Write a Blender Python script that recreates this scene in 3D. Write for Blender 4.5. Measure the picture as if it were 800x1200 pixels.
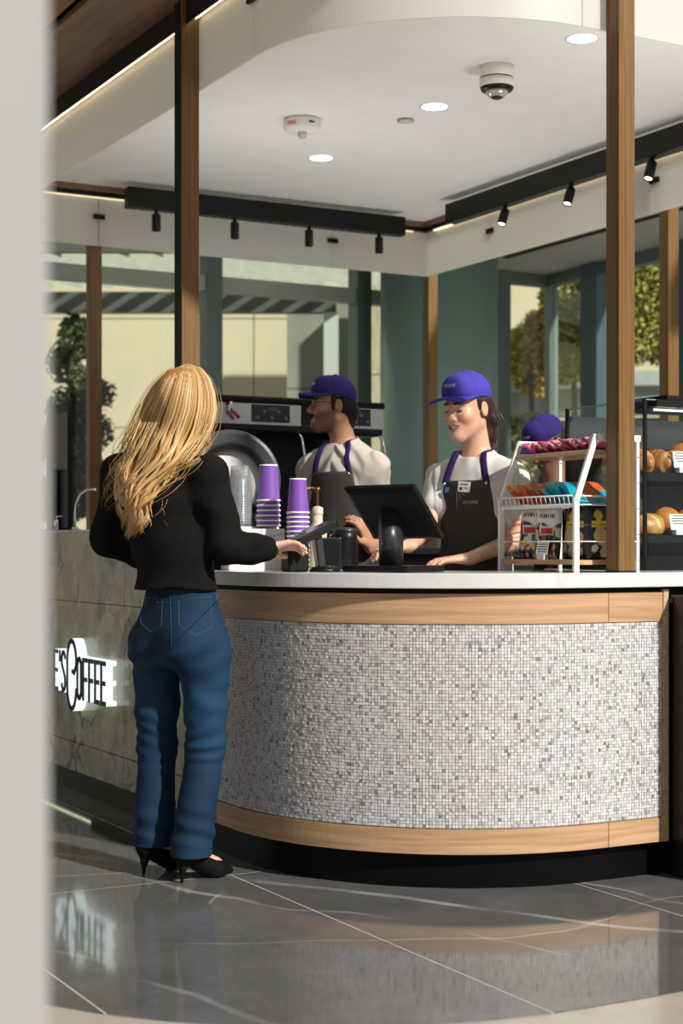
import bpy, bmesh, math, random
import numpy as np
from mathutils import Vector, Matrix
for o in list(bpy.data.objects): bpy.data.objects.remove(o)
scene = bpy.context.scene
COL = scene.collection
rng = np.random.default_rng(7); random.seed(7)
R = math.radians

# ---------------------------------------------------------------- camera
FPX = 1900.0; HOR = 640.0; CAMH = 1.14          # focal length in px (800 wide), horizon row, eye height
cd = bpy.data.cameras.new('camera'); cam = bpy.data.objects.new('camera', cd); COL.objects.link(cam)
cam.location = (0, 0, CAMH); cam.rotation_euler = (R(90), 0, 0)
cd.sensor_fit = 'HORIZONTAL'; cd.sensor_width = 24.0; cd.lens = 24.0*FPX/800.0
cd.shift_y = (HOR-600.0)/800.0
cd.clip_start = 0.05; cd.clip_end = 200
cd.dof.use_dof = True; cd.dof.focus_distance = 5.75; cd.dof.aperture_fstop = 3.2
scene.camera = cam

# ---------------------------------------------------------------- world, sun, exposure
w = bpy.data.worlds.new('world'); scene.world = w; w.use_nodes = True
w.node_tree.nodes['Background'].inputs[0].default_value = (0.95, 0.97, 1.0, 1)
w.node_tree.nodes['Background'].inputs[1].default_value = 0.30
def sun(name, to_light, strength, angle, col):
    l = bpy.data.lights.new(name, 'SUN'); l.energy = strength; l.angle = R(angle); l.color = col
    o = bpy.data.objects.new(name, l); COL.objects.link(o)
    o.rotation_euler = Vector(to_light).to_track_quat('Z', 'Y').to_euler()
    o.location = (6, -6, 6)
    return o
AZ, EL = R(-43), R(34)
sun('sun', (math.cos(AZ)*math.cos(EL), math.sin(AZ)*math.cos(EL), math.sin(EL)), 4.8, 2.2, (1.0, 0.955, 0.885))
def area(name, loc, target, sx, sy, energy, col):
    l = bpy.data.lights.new(name, 'AREA'); l.shape = 'RECTANGLE'; l.size = sx; l.size_y = sy; l.energy = energy; l.color = col
    o = bpy.data.objects.new(name, l); COL.objects.link(o); o.location = loc
    o.rotation_euler = (Vector(loc)-Vector(target)).to_track_quat('Z', 'Y').to_euler()
    return o
vs = scene.view_settings
vs.view_transform = 'Standard'; vs.look = 'None'; vs.gamma = 1.0; vs.use_curve_mapping = False; vs.exposure = 0.25

# ---------------------------------------------------------------- kiosk frame: b runs back-right, a runs back-left
YAW = math.atan2(1030.0, 1900.0)
V0 = np.array([0.052, 5.03]); BD = np.array([math.cos(YAW), math.sin(YAW)]); AD = np.array([-math.sin(YAW), math.cos(YAW)])
RC = 0.915                                        # corner radius of the counter
def K(b, a, z=0.0):
    p = V0+b*BD+a*AD
    return (float(p[0]), float(p[1]), z)
def W(px, py, Y):                                 # pixel + distance -> point
    return np.array([(px-400.0)/FPX*Y, Y, CAMH-(py-HOR)/FPX*Y])

# ---------------------------------------------------------------- materials
MATS = {}
def nt(name):
    m = bpy.data.materials.new(name); m.use_nodes = True
    n = m.node_tree.nodes; l = m.node_tree.links
    return m, n, l, n['Principled BSDF']
def mat(name, col, rough=0.5, metal=0.0, spec=0.5, var=0.08, scale=6.0, bump=0.0, bscale=60.0, coat=0.0, sheen=0.0, stretch=(1,1,1), emit=None, estr=0.0):
    if name in MATS: return MATS[name]
    m, n, l, p = nt(name)
    p.inputs['Roughness'].default_value = rough; p.inputs['Metallic'].default_value = metal
    p.inputs['Specular IOR Level'].default_value = spec; p.inputs['Coat Weight'].default_value = coat; p.inputs['Sheen Weight'].default_value = sheen
    tc = n.new('ShaderNodeTexCoord'); mp = n.new('ShaderNodeMapping'); mp.inputs['Scale'].default_value = stretch
    l.new(tc.outputs['Object'], mp.inputs[0])
    t = n.new('ShaderNodeTexNoise'); t.inputs['Scale'].default_value = scale; t.inputs['Detail'].default_value = 4
    l.new(mp.outputs[0], t.inputs['Vector'])
    r = n.new('ShaderNodeValToRGB'); c = np.array(col[:3])
    r.color_ramp.elements[0].position = 0.3; r.color_ramp.elements[1].position = 0.7
    r.color_ramp.elements[0].color = (*np.clip(c*(1-var), 0, 1), 1); r.color_ramp.elements[1].color = (*np.clip(c*(1+var), 0, 1), 1)
    l.new(t.outputs['Fac'], r.inputs[0]); l.new(r.outputs[0], p.inputs['Base Color'])
    if bump:
        b = n.new('ShaderNodeBump'); b.inputs['Strength'].default_value = bump; b.inputs['Distance'].default_value = 0.004
        t2 = n.new('ShaderNodeTexNoise'); t2.inputs['Scale'].default_value = bscale; t2.inputs['Detail'].default_value = 3
        l.new(mp.outputs[0], t2.inputs['Vector']); l.new(t2.outputs['Fac'], b.inputs['Height']); l.new(b.outputs[0], p.inputs['Normal'])
    if emit:
        p.inputs['Emission Color'].default_value = (*emit, 1); p.inputs['Emission Strength'].default_value = estr
    MATS[name] = m; return m
def vcol(name, rough=0.5, spec=0.4, bump=0.0, bscale=120.0, metal=0.0, sss=0.0, sheen=0.0, aniso=False):
    if name in MATS: return MATS[name]
    m, n, l, p = nt(name)
    a = n.new('ShaderNodeAttribute'); a.attribute_name = 'Col'
    l.new(a.outputs['Color'], p.inputs['Base Color'])
    p.inputs['Roughness'].default_value = rough; p.inputs['Specular IOR Level'].default_value = spec; p.inputs['Metallic'].default_value = metal
    p.inputs['Sheen Weight'].default_value = sheen
    if sss:
        p.inputs['Subsurface Weight'].default_value = sss; p.inputs['Subsurface Radius'].default_value = (0.012, 0.005, 0.003); p.inputs['Subsurface Scale'].default_value = 0.6
    if bump:
        b = n.new('ShaderNodeBump'); b.inputs['Strength'].default_value = bump; b.inputs['Distance'].default_value = 0.003
        tc = n.new('ShaderNodeTexCoord'); t2 = n.new('ShaderNodeTexNoise'); t2.inputs['Scale'].default_value = bscale
        l.new(tc.outputs['Object'], t2.inputs['Vector']); l.new(t2.outputs['Fac'], b.inputs['Height']); l.new(b.outputs[0], p.inputs['Normal'])
    MATS[name] = m; return m
def wood(name, c1, c2, rough=0.42, uv=True, sc=(1.2, 28, 1), spec=0.4):
    if name in MATS: return MATS[name]
    m, n, l, p = nt(name)
    tc = n.new('ShaderNodeTexCoord'); mp = n.new('ShaderNodeMapping'); mp.inputs['Scale'].default_value = sc
    l.new(tc.outputs['UV' if uv else 'Object'], mp.inputs[0])
    t = n.new('ShaderNodeTexNoise'); t.inputs['Scale'].default_value = 2.0; t.inputs['Detail'].default_value = 7; t.inputs['Distortion'].default_value = 0.6
    l.new(mp.outputs[0], t.inputs['Vector'])
    r = n.new('ShaderNodeValToRGB'); r.color_ramp.elements[0].position = 0.32; r.color_ramp.elements[1].position = 0.68
    r.color_ramp.elements[0].color = (*c1, 1); r.color_ramp.elements[1].color = (*c2, 1)
    l.new(t.outputs['Fac'], r.inputs[0]); l.new(r.outputs[0], p.inputs['Base Color'])
    p.inputs['Roughness'].default_value = rough; p.inputs['Specular IOR Level'].default_value = spec
    b = n.new('ShaderNodeBump'); b.inputs['Strength'].default_value = 0.15; b.inputs['Distance'].default_value = 0.002
    l.new(t.outputs['Fac'], b.inputs['Height']); l.new(b.outputs[0], p.inputs['Normal'])
    MATS[name] = m; return m
def marble(name, c0, c1, vein, rough=0.15, scale=2.0, width=0.02, coord='Object', band=0.0, spec=0.5, stretch=(1,1,1), vfac=1.0, rot=0.5, dist=0.9, det=5, prerot=0.0):
    """cloudy stone with thin veins taken from the zero lines of a distorted noise"""
    if name in MATS: return MATS[name]
    m, n, l, p = nt(name)
    tc = n.new('ShaderNodeTexCoord'); mp = n.new('ShaderNodeMapping'); mp.inputs['Scale'].default_value = stretch; mp.inputs['Rotation'].default_value = (0, 0, rot)
    m0 = n.new('ShaderNodeMapping'); m0.inputs['Rotation'].default_value = (0, 0, prerot)
    l.new(tc.outputs[coord], m0.inputs[0]); l.new(m0.outputs[0], mp.inputs[0])
    t = n.new('ShaderNodeTexNoise'); t.inputs['Scale'].default_value = scale*2.2; t.inputs['Detail'].default_value = 8; t.inputs['Roughness'].default_value = 0.65
    l.new(mp.outputs[0], t.inputs['Vector'])
    r = n.new('ShaderNodeValToRGB'); r.color_ramp.elements[0].position = 0.3; r.color_ramp.elements[1].position = 0.72
    r.color_ramp.elements[0].color = (*c0, 1); r.color_ramp.elements[1].color = (*c1, 1); l.new(t.outputs['Fac'], r.inputs[0])
    last = r.outputs[0]
    for k, (s, wd) in enumerate(((scale*0.55, width), (scale*1.5, width*0.6))):
        t2 = n.new('ShaderNodeTexNoise'); t2.inputs['Scale'].default_value = s; t2.inputs['Detail'].default_value = det; t2.inputs['Distortion'].default_value = dist
        t2.noise_dimensions = '4D'; t2.inputs['W'].default_value = 3.1*k+1.7
        l.new(mp.outputs[0], t2.inputs['Vector'])
        a = n.new('ShaderNodeMath'); a.operation = 'SUBTRACT'; a.inputs[1].default_value = 0.5; l.new(t2.outputs['Fac'], a.inputs[0])
        b = n.new('ShaderNodeMath'); b.operation = 'ABSOLUTE'; l.new(a.outputs[0], b.inputs[0])
        c = n.new('ShaderNodeMapRange'); c.inputs['From Min'].default_value = 0; c.inputs['From Max'].default_value = wd
        c.inputs['To Min'].default_value = vfac*(1.0 if k == 0 else 0.55); c.inputs['To Max'].default_value = 0; l.new(b.outputs[0], c.inputs[0])
        # veins come and go
        t3 = n.new('ShaderNodeTexNoise'); t3.inputs['Scale'].default_value = scale*1.1; l.new(mp.outputs[0], t3.inputs['Vector'])
        c3 = n.new('ShaderNodeMapRange'); c3.inputs['From Min'].default_value = 0.42; c3.inputs['From Max'].default_value = 0.62; l.new(t3.outputs['Fac'], c3.inputs[0])
        mu = n.new('ShaderNodeMath'); mu.operation = 'MULTIPLY'; l.new(c.outputs[0], mu.inputs[0]); l.new(c3.outputs[0], mu.inputs[1])
        mx = n.new('ShaderNodeMixRGB'); mx.inputs[2].default_value = (*vein, 1); l.new(mu.outputs[0], mx.inputs[0]); l.new(last, mx.inputs[1]); last = mx.outputs[0]
    l.new(last, p.inputs['Base Color'])
    p.inputs['Roughness'].default_value = rough; p.inputs['Specular IOR Level'].default_value = spec
    MATS[name] = m; return m
def veinfloor(name):
    """dark polished stone with long pale veins: bands of a distorted wave cut to thin lines"""
    m, n, l, p = nt(name); tc = n.new('ShaderNodeTexCoord')
    t = n.new('ShaderNodeTexNoise'); t.inputs['Scale'].default_value = 3.0; t.inputs['Detail'].default_value = 9; t.inputs['Roughness'].default_value = 0.7
    l.new(tc.outputs['Object'], t.inputs['Vector'])
    r = n.new('ShaderNodeValToRGB'); r.color_ramp.elements[0].position = 0.3; r.color_ramp.elements[1].position = 0.75
    r.color_ramp.elements[0].color = (0.075, 0.076, 0.074, 1); r.color_ramp.elements[1].color = (0.145, 0.143, 0.135, 1); l.new(t.outputs['Fac'], r.inputs[0]); last = r.outputs[0]
    for rot, sc, dis, lo, amt, off in ((R(60), 0.20, 2.6, 0.9975, 0.75, 0.9), (R(68), 0.33, 5.0, 0.9970, 0.40, 2.2), (R(15), 0.30, 6.0, 0.9985, 0.30, 4.0)):
        mp = n.new('ShaderNodeMapping'); mp.inputs['Rotation'].default_value = (0, 0, rot); mp.inputs['Location'].default_value = (off, off*0.7, 0); l.new(tc.outputs['Object'], mp.inputs[0])
        wv_ = n.new('ShaderNodeTexWave'); wv_.wave_type = 'BANDS'; wv_.bands_direction = 'Y'; wv_.inputs['Scale'].default_value = sc; wv_.inputs['Distortion'].default_value = dis
        wv_.inputs['Detail'].default_value = 4; wv_.inputs['Detail Scale'].default_value = 0.9; wv_.inputs['Detail Roughness'].default_value = 0.55; l.new(mp.outputs[0], wv_.inputs[0])
        c = n.new('ShaderNodeMapRange'); c.inputs['From Min'].default_value = lo; c.inputs['From Max'].default_value = 1.0; l.new(wv_.outputs['Fac'], c.inputs[0])
        t3 = n.new('ShaderNodeTexNoise'); t3.inputs['Scale'].default_value = 2.2; t3.inputs['Detail'].default_value = 4; l.new(mp.outputs[0], t3.inputs['Vector'])
        c3 = n.new('ShaderNodeMapRange'); c3.inputs['From Min'].default_value = 0.40; c3.inputs['From Max'].default_value = 0.66; c3.inputs['To Max'].default_value = amt; l.new(t3.outputs['Fac'], c3.inputs[0])
        mu = n.new('ShaderNodeMath'); mu.operation = 'MULTIPLY'; l.new(c.outputs[0], mu.inputs[0]); l.new(c3.outputs[0], mu.inputs[1])
        mx = n.new('ShaderNodeMixRGB'); mx.inputs[2].default_value = (0.62, 0.62, 0.60, 1); l.new(mu.outputs[0], mx.inputs[0]); l.new(last, mx.inputs[1]); last = mx.outputs[0]
    l.new(last, p.inputs['Base Color']); p.inputs['Roughness'].default_value = 0.07; p.inputs['Specular IOR Level'].default_value = 0.5
    MATS[name] = m; return m
def glass(name, tint=(0.86, 0.92, 0.9), gloss=0.08, rough=0.02, body=0.0, bodycol=(0.8, 0.85, 0.85)):
    """thin architectural pane: tinted see-through plus a fresnel mirror"""
    if name in MATS: return MATS[name]
    m, n, l, p = nt(name); n.remove(p); out = n['Material Output']
    tr = n.new('ShaderNodeBsdfTransparent'); tr.inputs[0].default_value = (*tint, 1)
    gl = n.new('ShaderNodeBsdfGlossy'); gl.inputs['Roughness'].default_value = rough; gl.inputs[0].default_value = (0.9, 0.95, 0.95, 1)
    fr = n.new('ShaderNodeLayerWeight'); fr.inputs[0].default_value = 0.5
    pw = n.new('ShaderNodeMath'); pw.operation = 'POWER'; pw.inputs[1].default_value = 4.0; l.new(fr.outputs['Facing'], pw.inputs[0])
    ad = n.new('ShaderNodeMath'); ad.operation = 'MULTIPLY_ADD'; ad.inputs[1].default_value = 0.7; ad.inputs[2].default_value = gloss; ad.use_clamp = True
    l.new(pw.outputs[0], ad.inputs[0])
    mx = n.new('ShaderNodeMixShader'); l.new(ad.outputs[0], mx.inputs[0]); l.new(tr.outputs[0], mx.inputs[1]); l.new(gl.outputs[0], mx.inputs[2])
    last = mx.outputs[0]
    if body:
        df = n.new('ShaderNodeBsdfDiffuse'); df.inputs[0].default_value = (*bodycol, 1)
        m2 = n.new('ShaderNodeMixShader'); m2.inputs[0].default_value = body; l.new(last, m2.inputs[1]); l.new(df.outputs[0], m2.inputs[2]); last = m2.outputs[0]
    l.new(last, out.inputs[0]); MATS[name] = m; return m
def frosted(name):
    m, n, l, p = nt(name); n.remove(p); out = n['Material Output']
    t = n.new('ShaderNodeBsdfTranslucent'); t.inputs[0].default_value = (0.90, 0.88, 0.82, 1)
    d = n.new('ShaderNodeBsdfDiffuse'); d.inputs[0].default_value = (0.80, 0.80, 0.78, 1)
    g = n.new('ShaderNodeBsdfGlossy'); g.inputs['Roughness'].default_value = 0.35
    a = n.new('ShaderNodeMixShader'); a.inputs[0].default_value = 0.45; l.new(t.outputs[0], a.inputs[1]); l.new(d.outputs[0], a.inputs[2])
    b = n.new('ShaderNodeMixShader'); b.inputs[0].default_value = 0.04; l.new(a.outputs[0], b.inputs[1]); l.new(g.outputs[0], b.inputs[2])
    tr = n.new('ShaderNodeBsdfTransparent'); tr.inputs[0].default_value = (0.95, 0.95, 0.92, 1)
    nz = n.new('ShaderNodeTexNoise'); nz.inputs['Scale'].default_value = 3.0
    mr = n.new('ShaderNodeMapRange'); mr.inputs['To Min'].default_value = 0.06; mr.inputs['To Max'].default_value = 0.10; l.new(nz.outputs['Fac'], mr.inputs[0])
    c = n.new('ShaderNodeMixShader'); l.new(mr.outputs[0], c.inputs[0]); l.new(b.outputs[0], c.inputs[1]); l.new(tr.outputs[0], c.inputs[2])
    l.new(c.outputs[0], out.inputs[0]); MATS[name] = m; return m
def emis(name, col, s):
    if name in MATS: return MATS[name]
    m, n, l, p = nt(name); n.remove(p); e = n.new('ShaderNodeEmission'); e.inputs[0].default_value = (*col, 1); e.inputs[1].default_value = s
    l.new(e.outputs[0], n['Material Output'].inputs[0]); MATS[name] = m; return m

BLACK = mat('black_metal', (0.005, 0.005, 0.005), 0.42, 0.0, 0.25)
BLACKP = mat('black_plastic', (0.007, 0.007, 0.0075), 0.35, 0.0, 0.28)
BLACKM = mat('matte_black', (0.006, 0.006, 0.006), 0.6, 0.0, 0.18)
WHITEM = mat('white_metal', (0.80, 0.80, 0.78), 0.35, 0.0, 0.5, var=0.02)
WHITE = mat('white_paint', (0.78, 0.77, 0.74), 0.6, 0.0, 0.3, var=0.02)
CEIL = mat('ceiling_paint', (0.84, 0.83, 0.81), 0.8, 0.0, 0.2, var=0.02)
STEEL = mat('brushed_steel', (0.62, 0.60, 0.55), 0.28, 1.0, 0.5, var=0.06, scale=30, stretch=(1, 1, 20))
CHROME = mat('chrome', (0.75, 0.75, 0.75), 0.08, 1.0, 0.5, var=0.02)
OAK = wood('oak', (0.36, 0.21, 0.11), (0.53, 0.33, 0.19))
OAKO = wood('oak_shelf', (0.42, 0.26, 0.14), (0.60, 0.40, 0.24), uv=False, sc=(30, 1.5, 30))
POSTW = wood('post_bronze', (0.125, 0.066, 0.022), (0.200, 0.115, 0.040), rough=0.34, uv=False, sc=(40, 40, 1.0), spec=0.3)
SOFFITW = wood('soffit_wood', (0.13, 0.075, 0.045), (0.24, 0.14, 0.085), rough=0.4, uv=False, sc=(18, 1.2, 18))
FROST = frosted('frosted_glass')
PANE = glass('window_glass', (0.95, 0.98, 0.95), 0.03)
CASEG = glass('case_glass', (0.95, 0.98, 0.97), 0.025)
QUARTZ = marble('white_quartz', (0.57, 0.57, 0.555), (0.65, 0.65, 0.635), (0.42, 0.41, 0.40), 0.16, 2.2, 0.014, vfac=0.6)

# ---------------------------------------------------------------- mesh helpers
def prop(o, label=None, cat=None, group=None, kind=None):
    if label: o['label'] = label
    if cat: o['category'] = cat
    if group: o['group'] = group
    if kind: o['kind'] = kind
    return o
def thing(name, label, cat, loc=(0,0,0), rz=0.0, group=None, kind=None):
    o = bpy.data.objects.new(name, None); COL.objects.link(o); o.empty_display_size = 0.05
    o.location = loc; o.rotation_euler = (0, 0, rz)
    return prop(o, label, cat, group, kind)
class MB:
    def __init__(s): s.v = []; s.f = []; s.uv = {}; s.smooth = []
    def add(s, vs, fs, smooth=False, uvs=None):
        o = len(s.v); s.v += [tuple(map(float, q)) for q in vs]
        for k, f in enumerate(fs):
            if uvs is not None: s.uv[len(s.f)] = uvs[k]
            s.f.append(tuple(i+o for i in f)); s.smooth.append(smooth)
        return s
    def box(s, c, d, rz=0.0, rx=0.0, ry=0.0, M=None):
        h = np.array(d)/2
        vs = [(x*h[0], y*h[1], z*h[2]) for z in (-1, 1) for y in (-1, 1) for x in (-1, 1)]
        if M is None: M = Matrix.Rotation(rz, 3, 'Z') @ Matrix.Rotation(ry, 3, 'Y') @ Matrix.Rotation(rx, 3, 'X')
        vs = [tuple(M @ Vector(q)+Vector(c)) for q in vs]
        return s.add(vs, [(0,2,3,1), (4,5,7,6), (0,1,5,4), (2,6,7,3), (1,3,7,5), (0,4,6,2)])
    def b2(s, lo, hi): return s.box([(p+q)/2 for p, q in zip(lo, hi)], [q-p for p, q in zip(lo, hi)])
    def rbox(s, c, d, r, seg=3, M=None):
        """box with vertical rounded edges"""
        hx, hy = d[0]/2-r, d[1]/2-r; pts = []
        for k, (sx, sy) in enumerate(((1,1), (-1,1), (-1,-1), (1,-1))):
            for i in range(seg+1):
                t = R(90)*(k+i/seg); pts.append((sx*hx+r*math.cos(t), sy*hy+r*math.sin(t)))
        n = len(pts); M = M or Matrix.Identity(3)
        vs = [tuple(M @ Vector((p[0], p[1], z))+Vector(c)) for z in (-d[2]/2, d[2]/2) for p in pts]
        fs = [tuple(range(n))[::-1], tuple(range(n, 2*n))]+[(i, (i+1) % n, n+(i+1) % n, n+i) for i in range(n)]
        return s.add(vs, fs)
    def poly(s, pts, z0, z1):
        n = len(pts); vs = [(p[0], p[1], z) for z in (z0, z1) for p in pts]
        return s.add(vs, [tuple(range(n))[::-1], tuple(range(n, 2*n))]+[(i, (i+1) % n, n+(i+1) % n, n+i) for i in range(n)])
    def lathe(s, prof, seg=24, c=(0,0,0), M=None, smooth=True, cap=True):
        M = M or Matrix.Identity(3); vs = []; n = len(prof)
        for r, z in prof:
            for k in range(seg):
                t = 2*math.pi*k/seg; vs.append(tuple(M @ Vector((r*math.cos(t), r*math.sin(t), z))+Vector(c)))
        fs = [(i*seg+k, i*seg+(k+1) % seg, (i+1)*seg+(k+1) % seg, (i+1)*seg+k) for i in range(n-1) for k in range(seg)]
        o = len(s.f); s.add(vs, fs, smooth)
        if cap:
            b = len(s.v)-n*seg
            if prof[0][0] > 1e-6: s.f.append(tuple(b+k for k in range(seg))[::-1]); s.smooth.append(False)
            if prof[-1][0] > 1e-6: s.f.append(tuple(b+(n-1)*seg+k for k in range(seg))); s.smooth.append(False)
        return s
    def cyl(s, p, q, r, r2=None, seg=16, smooth=True):
        p = Vector(p); q = Vector(q); d = q-p; M = d.to_track_quat('Z', 'Y').to_matrix()
        return s.lathe([(r, 0), (r if r2 is None else r2, d.length)], seg, p, M, smooth)
    def tube(s, pts, r, seg=8, flat=1.0, side=None, taper=None, closed=False):
        P = [Vector(p) for p in pts]; n = len(P); vs = []; prev = None
        for i in range(n):
            d = (P[min(i+1, n-1)]-P[max(i-1, 0)]).normalized()
            u = Vector(side) if side is not None else (prev if prev is not None else (Vector((0, 0, 1)) if abs(d.z) < 0.9 else Vector((1, 0, 0))))
            u = (u-d*u.dot(d)).normalized(); v = d.cross(u); prev = u
            rr = r if taper is None else r*taper[i]
            for k in range(seg):
                t = 2*math.pi*k/seg; vs.append(P[i]+u*(rr*math.cos(t))+v*(rr*flat*math.sin(t)))
        fs = [(i*seg+k, i*seg+(k+1) % seg, (i+1)*seg+(k+1) % seg, (i+1)*seg+k) for i in range(n-1) for k in range(seg)]
        fs += [tuple(range(seg))[::-1], tuple((n-1)*seg+k for k in range(seg))]
        return s.add(vs, fs, True)
    def wall(s, path, z0, z1, thick):
        """solid strip that follows a plan path; thickness goes to the left of the travel direction"""
        P = np.array(path, float); n = len(P); T = np.gradient(P, axis=0); T /= np.linalg.norm(T, axis=1)[:, None]
        N = np.stack([-T[:, 1], T[:, 0]], 1)*(1 if thick > 0 else -1); Q = P+N*abs(thick)
        L = np.concatenate([[0], np.cumsum(np.linalg.norm(np.diff(P, axis=0), axis=1))])
        vs = []
        for i in range(n): vs += [(P[i,0], P[i,1], z0), (P[i,0], P[i,1], z1), (Q[i,0], Q[i,1], z0), (Q[i,0], Q[i,1], z1)]
        fs = []; uv = []
        for i in range(n-1):
            a, b = 4*i, 4*(i+1); u0, u1 = L[i], L[i+1]
            fs += [(a, b, b+1, a+1), (a+2, a+3, b+3, b+2), (a+1, b+1, b+3, a+3), (a, a+2, b+2, b)]
            uv += [[(u0,z0), (u1,z0), (u1,z1), (u0,z1)], [(u0,z0), (u0,z1), (u1,z1), (u1,z0)], [(u0,z1), (u1,z1), (u1,z1+.05), (u0,z1+.05)], [(u0,z0), (u0,z0-.05), (u1,z0-.05), (u1,z0)]]
        fs += [(0, 1, 3, 2), (4*n-4, 4*n-2, 4*n-1, 4*n-3)]; uv += [[(0,z0), (0,z1), (.05,z1), (.05,z0)]]*2
        return s.add(vs, fs, False, uv)
    def mesh(s, name):
        m = bpy.data.meshes.new(name); m.from_pydata(s.v, [], s.f)
        for p, sm in zip(m.polygons, s.smooth): p.use_smooth = sm
        if s.uv:
            ul = m.uv_layers.new(name='UVMap')
            for p in m.polygons:
                q = s.uv.get(p.index)
                if q:
                    for li, c in zip(p.loop_indices, q): ul.data[li].uv = c
        bm = bmesh.new(); bm.from_mesh(m); bmesh.ops.recalc_face_normals(bm, faces=bm.faces); bm.to_mesh(m); bm.free()
        return m
    def build(s, name, material, parent=None, loc=None, rz=None, bevel=0.0, **pr):
        o = bpy.data.objects.new(name, s.mesh(name)); COL.objects.link(o)
        o.data.materials.append(material)
        if parent: o.parent = parent
        if loc is not None: o.location = loc
        if rz is not None: o.rotation_euler = (0, 0, rz)
        if bevel:
            bv = o.modifiers.new('bevel', 'BEVEL'); bv.width = bevel; bv.segments = 2; bv.limit_method = 'ANGLE'; bv.angle_limit = R(40)
        if pr: prop(o, **pr)
        return o
def raw(name, V, F, material, parent=None, cols=None, smooth=True, loc=None, rz=None):
    m = bpy.data.meshes.new(name); V = np.asarray(V, np.float32); F = np.asarray(F)
    if len(F):
        k = F.shape[1]
        m.vertices.add(len(V)); m.vertices.foreach_set('co', V.ravel())
        m.loops.add(len(F)*k); m.loops.foreach_set('vertex_index', F.ravel().astype(np.int32))
        m.polygons.add(len(F)); m.polygons.foreach_set('loop_start', np.arange(0, len(F)*k, k, dtype=np.int32))
        m.polygons.foreach_set('use_smooth', np.full(len(F), smooth))
        m.update(calc_edges=True); m.validate()
    if cols is not None:
        a = m.color_attributes.new('Col', 'FLOAT_COLOR', 'POINT'); c = np.ones((len(V), 4), np.float32); c[:, :3] = cols; a.data.foreach_set('color', c.ravel())
    m.materials.append(material)
    o = bpy.data.objects.new(name, m); COL.objects.link(o)
    if parent: o.parent = parent
    if loc is not None: o.location = loc
    if rz is not None: o.rotation_euler = (0, 0, rz)
    return o
def tolocal(V, root):
    """world points -> the frame of a top-level empty"""
    c, s = math.cos(-root.rotation_euler[2]), math.sin(-root.rotation_euler[2])
    V = np.asarray(V, float)-np.array(root.location)
    return np.stack([V[:, 0]*c-V[:, 1]*s, V[:, 0]*s+V[:, 1]*c, V[:, 2]], 1)
def copy_tree(o, parent=None):
    c = o.copy(); COL.objects.link(c); c.parent = parent
    for ch in [x for x in bpy.data.objects if x.parent == o]: copy_tree(ch, c)
    return c
def text_mesh(body, size, sx=1.0, extrude=0.001):
    cu = bpy.data.curves.new('t', 'FONT'); cu.body = body; cu.size = size; cu.extrude = extrude; cu.align_x = 'CENTER'; cu.align_y = 'CENTER'; cu.resolution_u = 3
    o = bpy.data.objects.new('t', cu); COL.objects.link(o); bpy.context.view_layer.update()
    m = bpy.data.meshes.new_from_object(o.evaluated_get(bpy.context.evaluated_depsgraph_get())); bpy.data.objects.remove(o)
    for v in m.vertices: v.co.x *= sx
    return m
def arcpts(off, a_start, b_end, n=40):
    """counter outline moved inward by off: down the left side, round the corner, along the front"""
    r = RC-off; pts = []
    if a_start > RC: pts += [(off, a_start)]
    pts += [(RC+r*math.cos(R(180+90*i/n)), RC+r*math.sin(R(180+90*i/n))) for i in range(n+1)]
    if b_end > RC: pts += [(b_end, off)]
    return pts
def resample(path, step):
    P = np.array(path); L = np.concatenate([[0], np.cumsum(np.linalg.norm(np.diff(P, axis=0), axis=1))])
    n = max(2, int(round(L[-1]/step))+1); s = np.linspace(0, L[-1], n)
    return np.stack([np.interp(s, L, P[:, 0]), np.interp(s, L, P[:, 1])], 1)
def span(path, s0, s1, step=0.03):
    """piece of a path between two arc lengths"""
    P = np.array(path); L = np.concatenate([[0], np.cumsum(np.linalg.norm(np.diff(P, axis=0), axis=1))])
    n = max(2, int((s1-s0)/step)+1); s = np.linspace(s0, s1, n)
    return np.stack([np.interp(s, L, P[:, 0]), np.interp(s, L, P[:, 1])], 1)
def plen(path):
    P = np.array(path); return float(np.linalg.norm(np.diff(P, axis=0), axis=1).sum())

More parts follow.
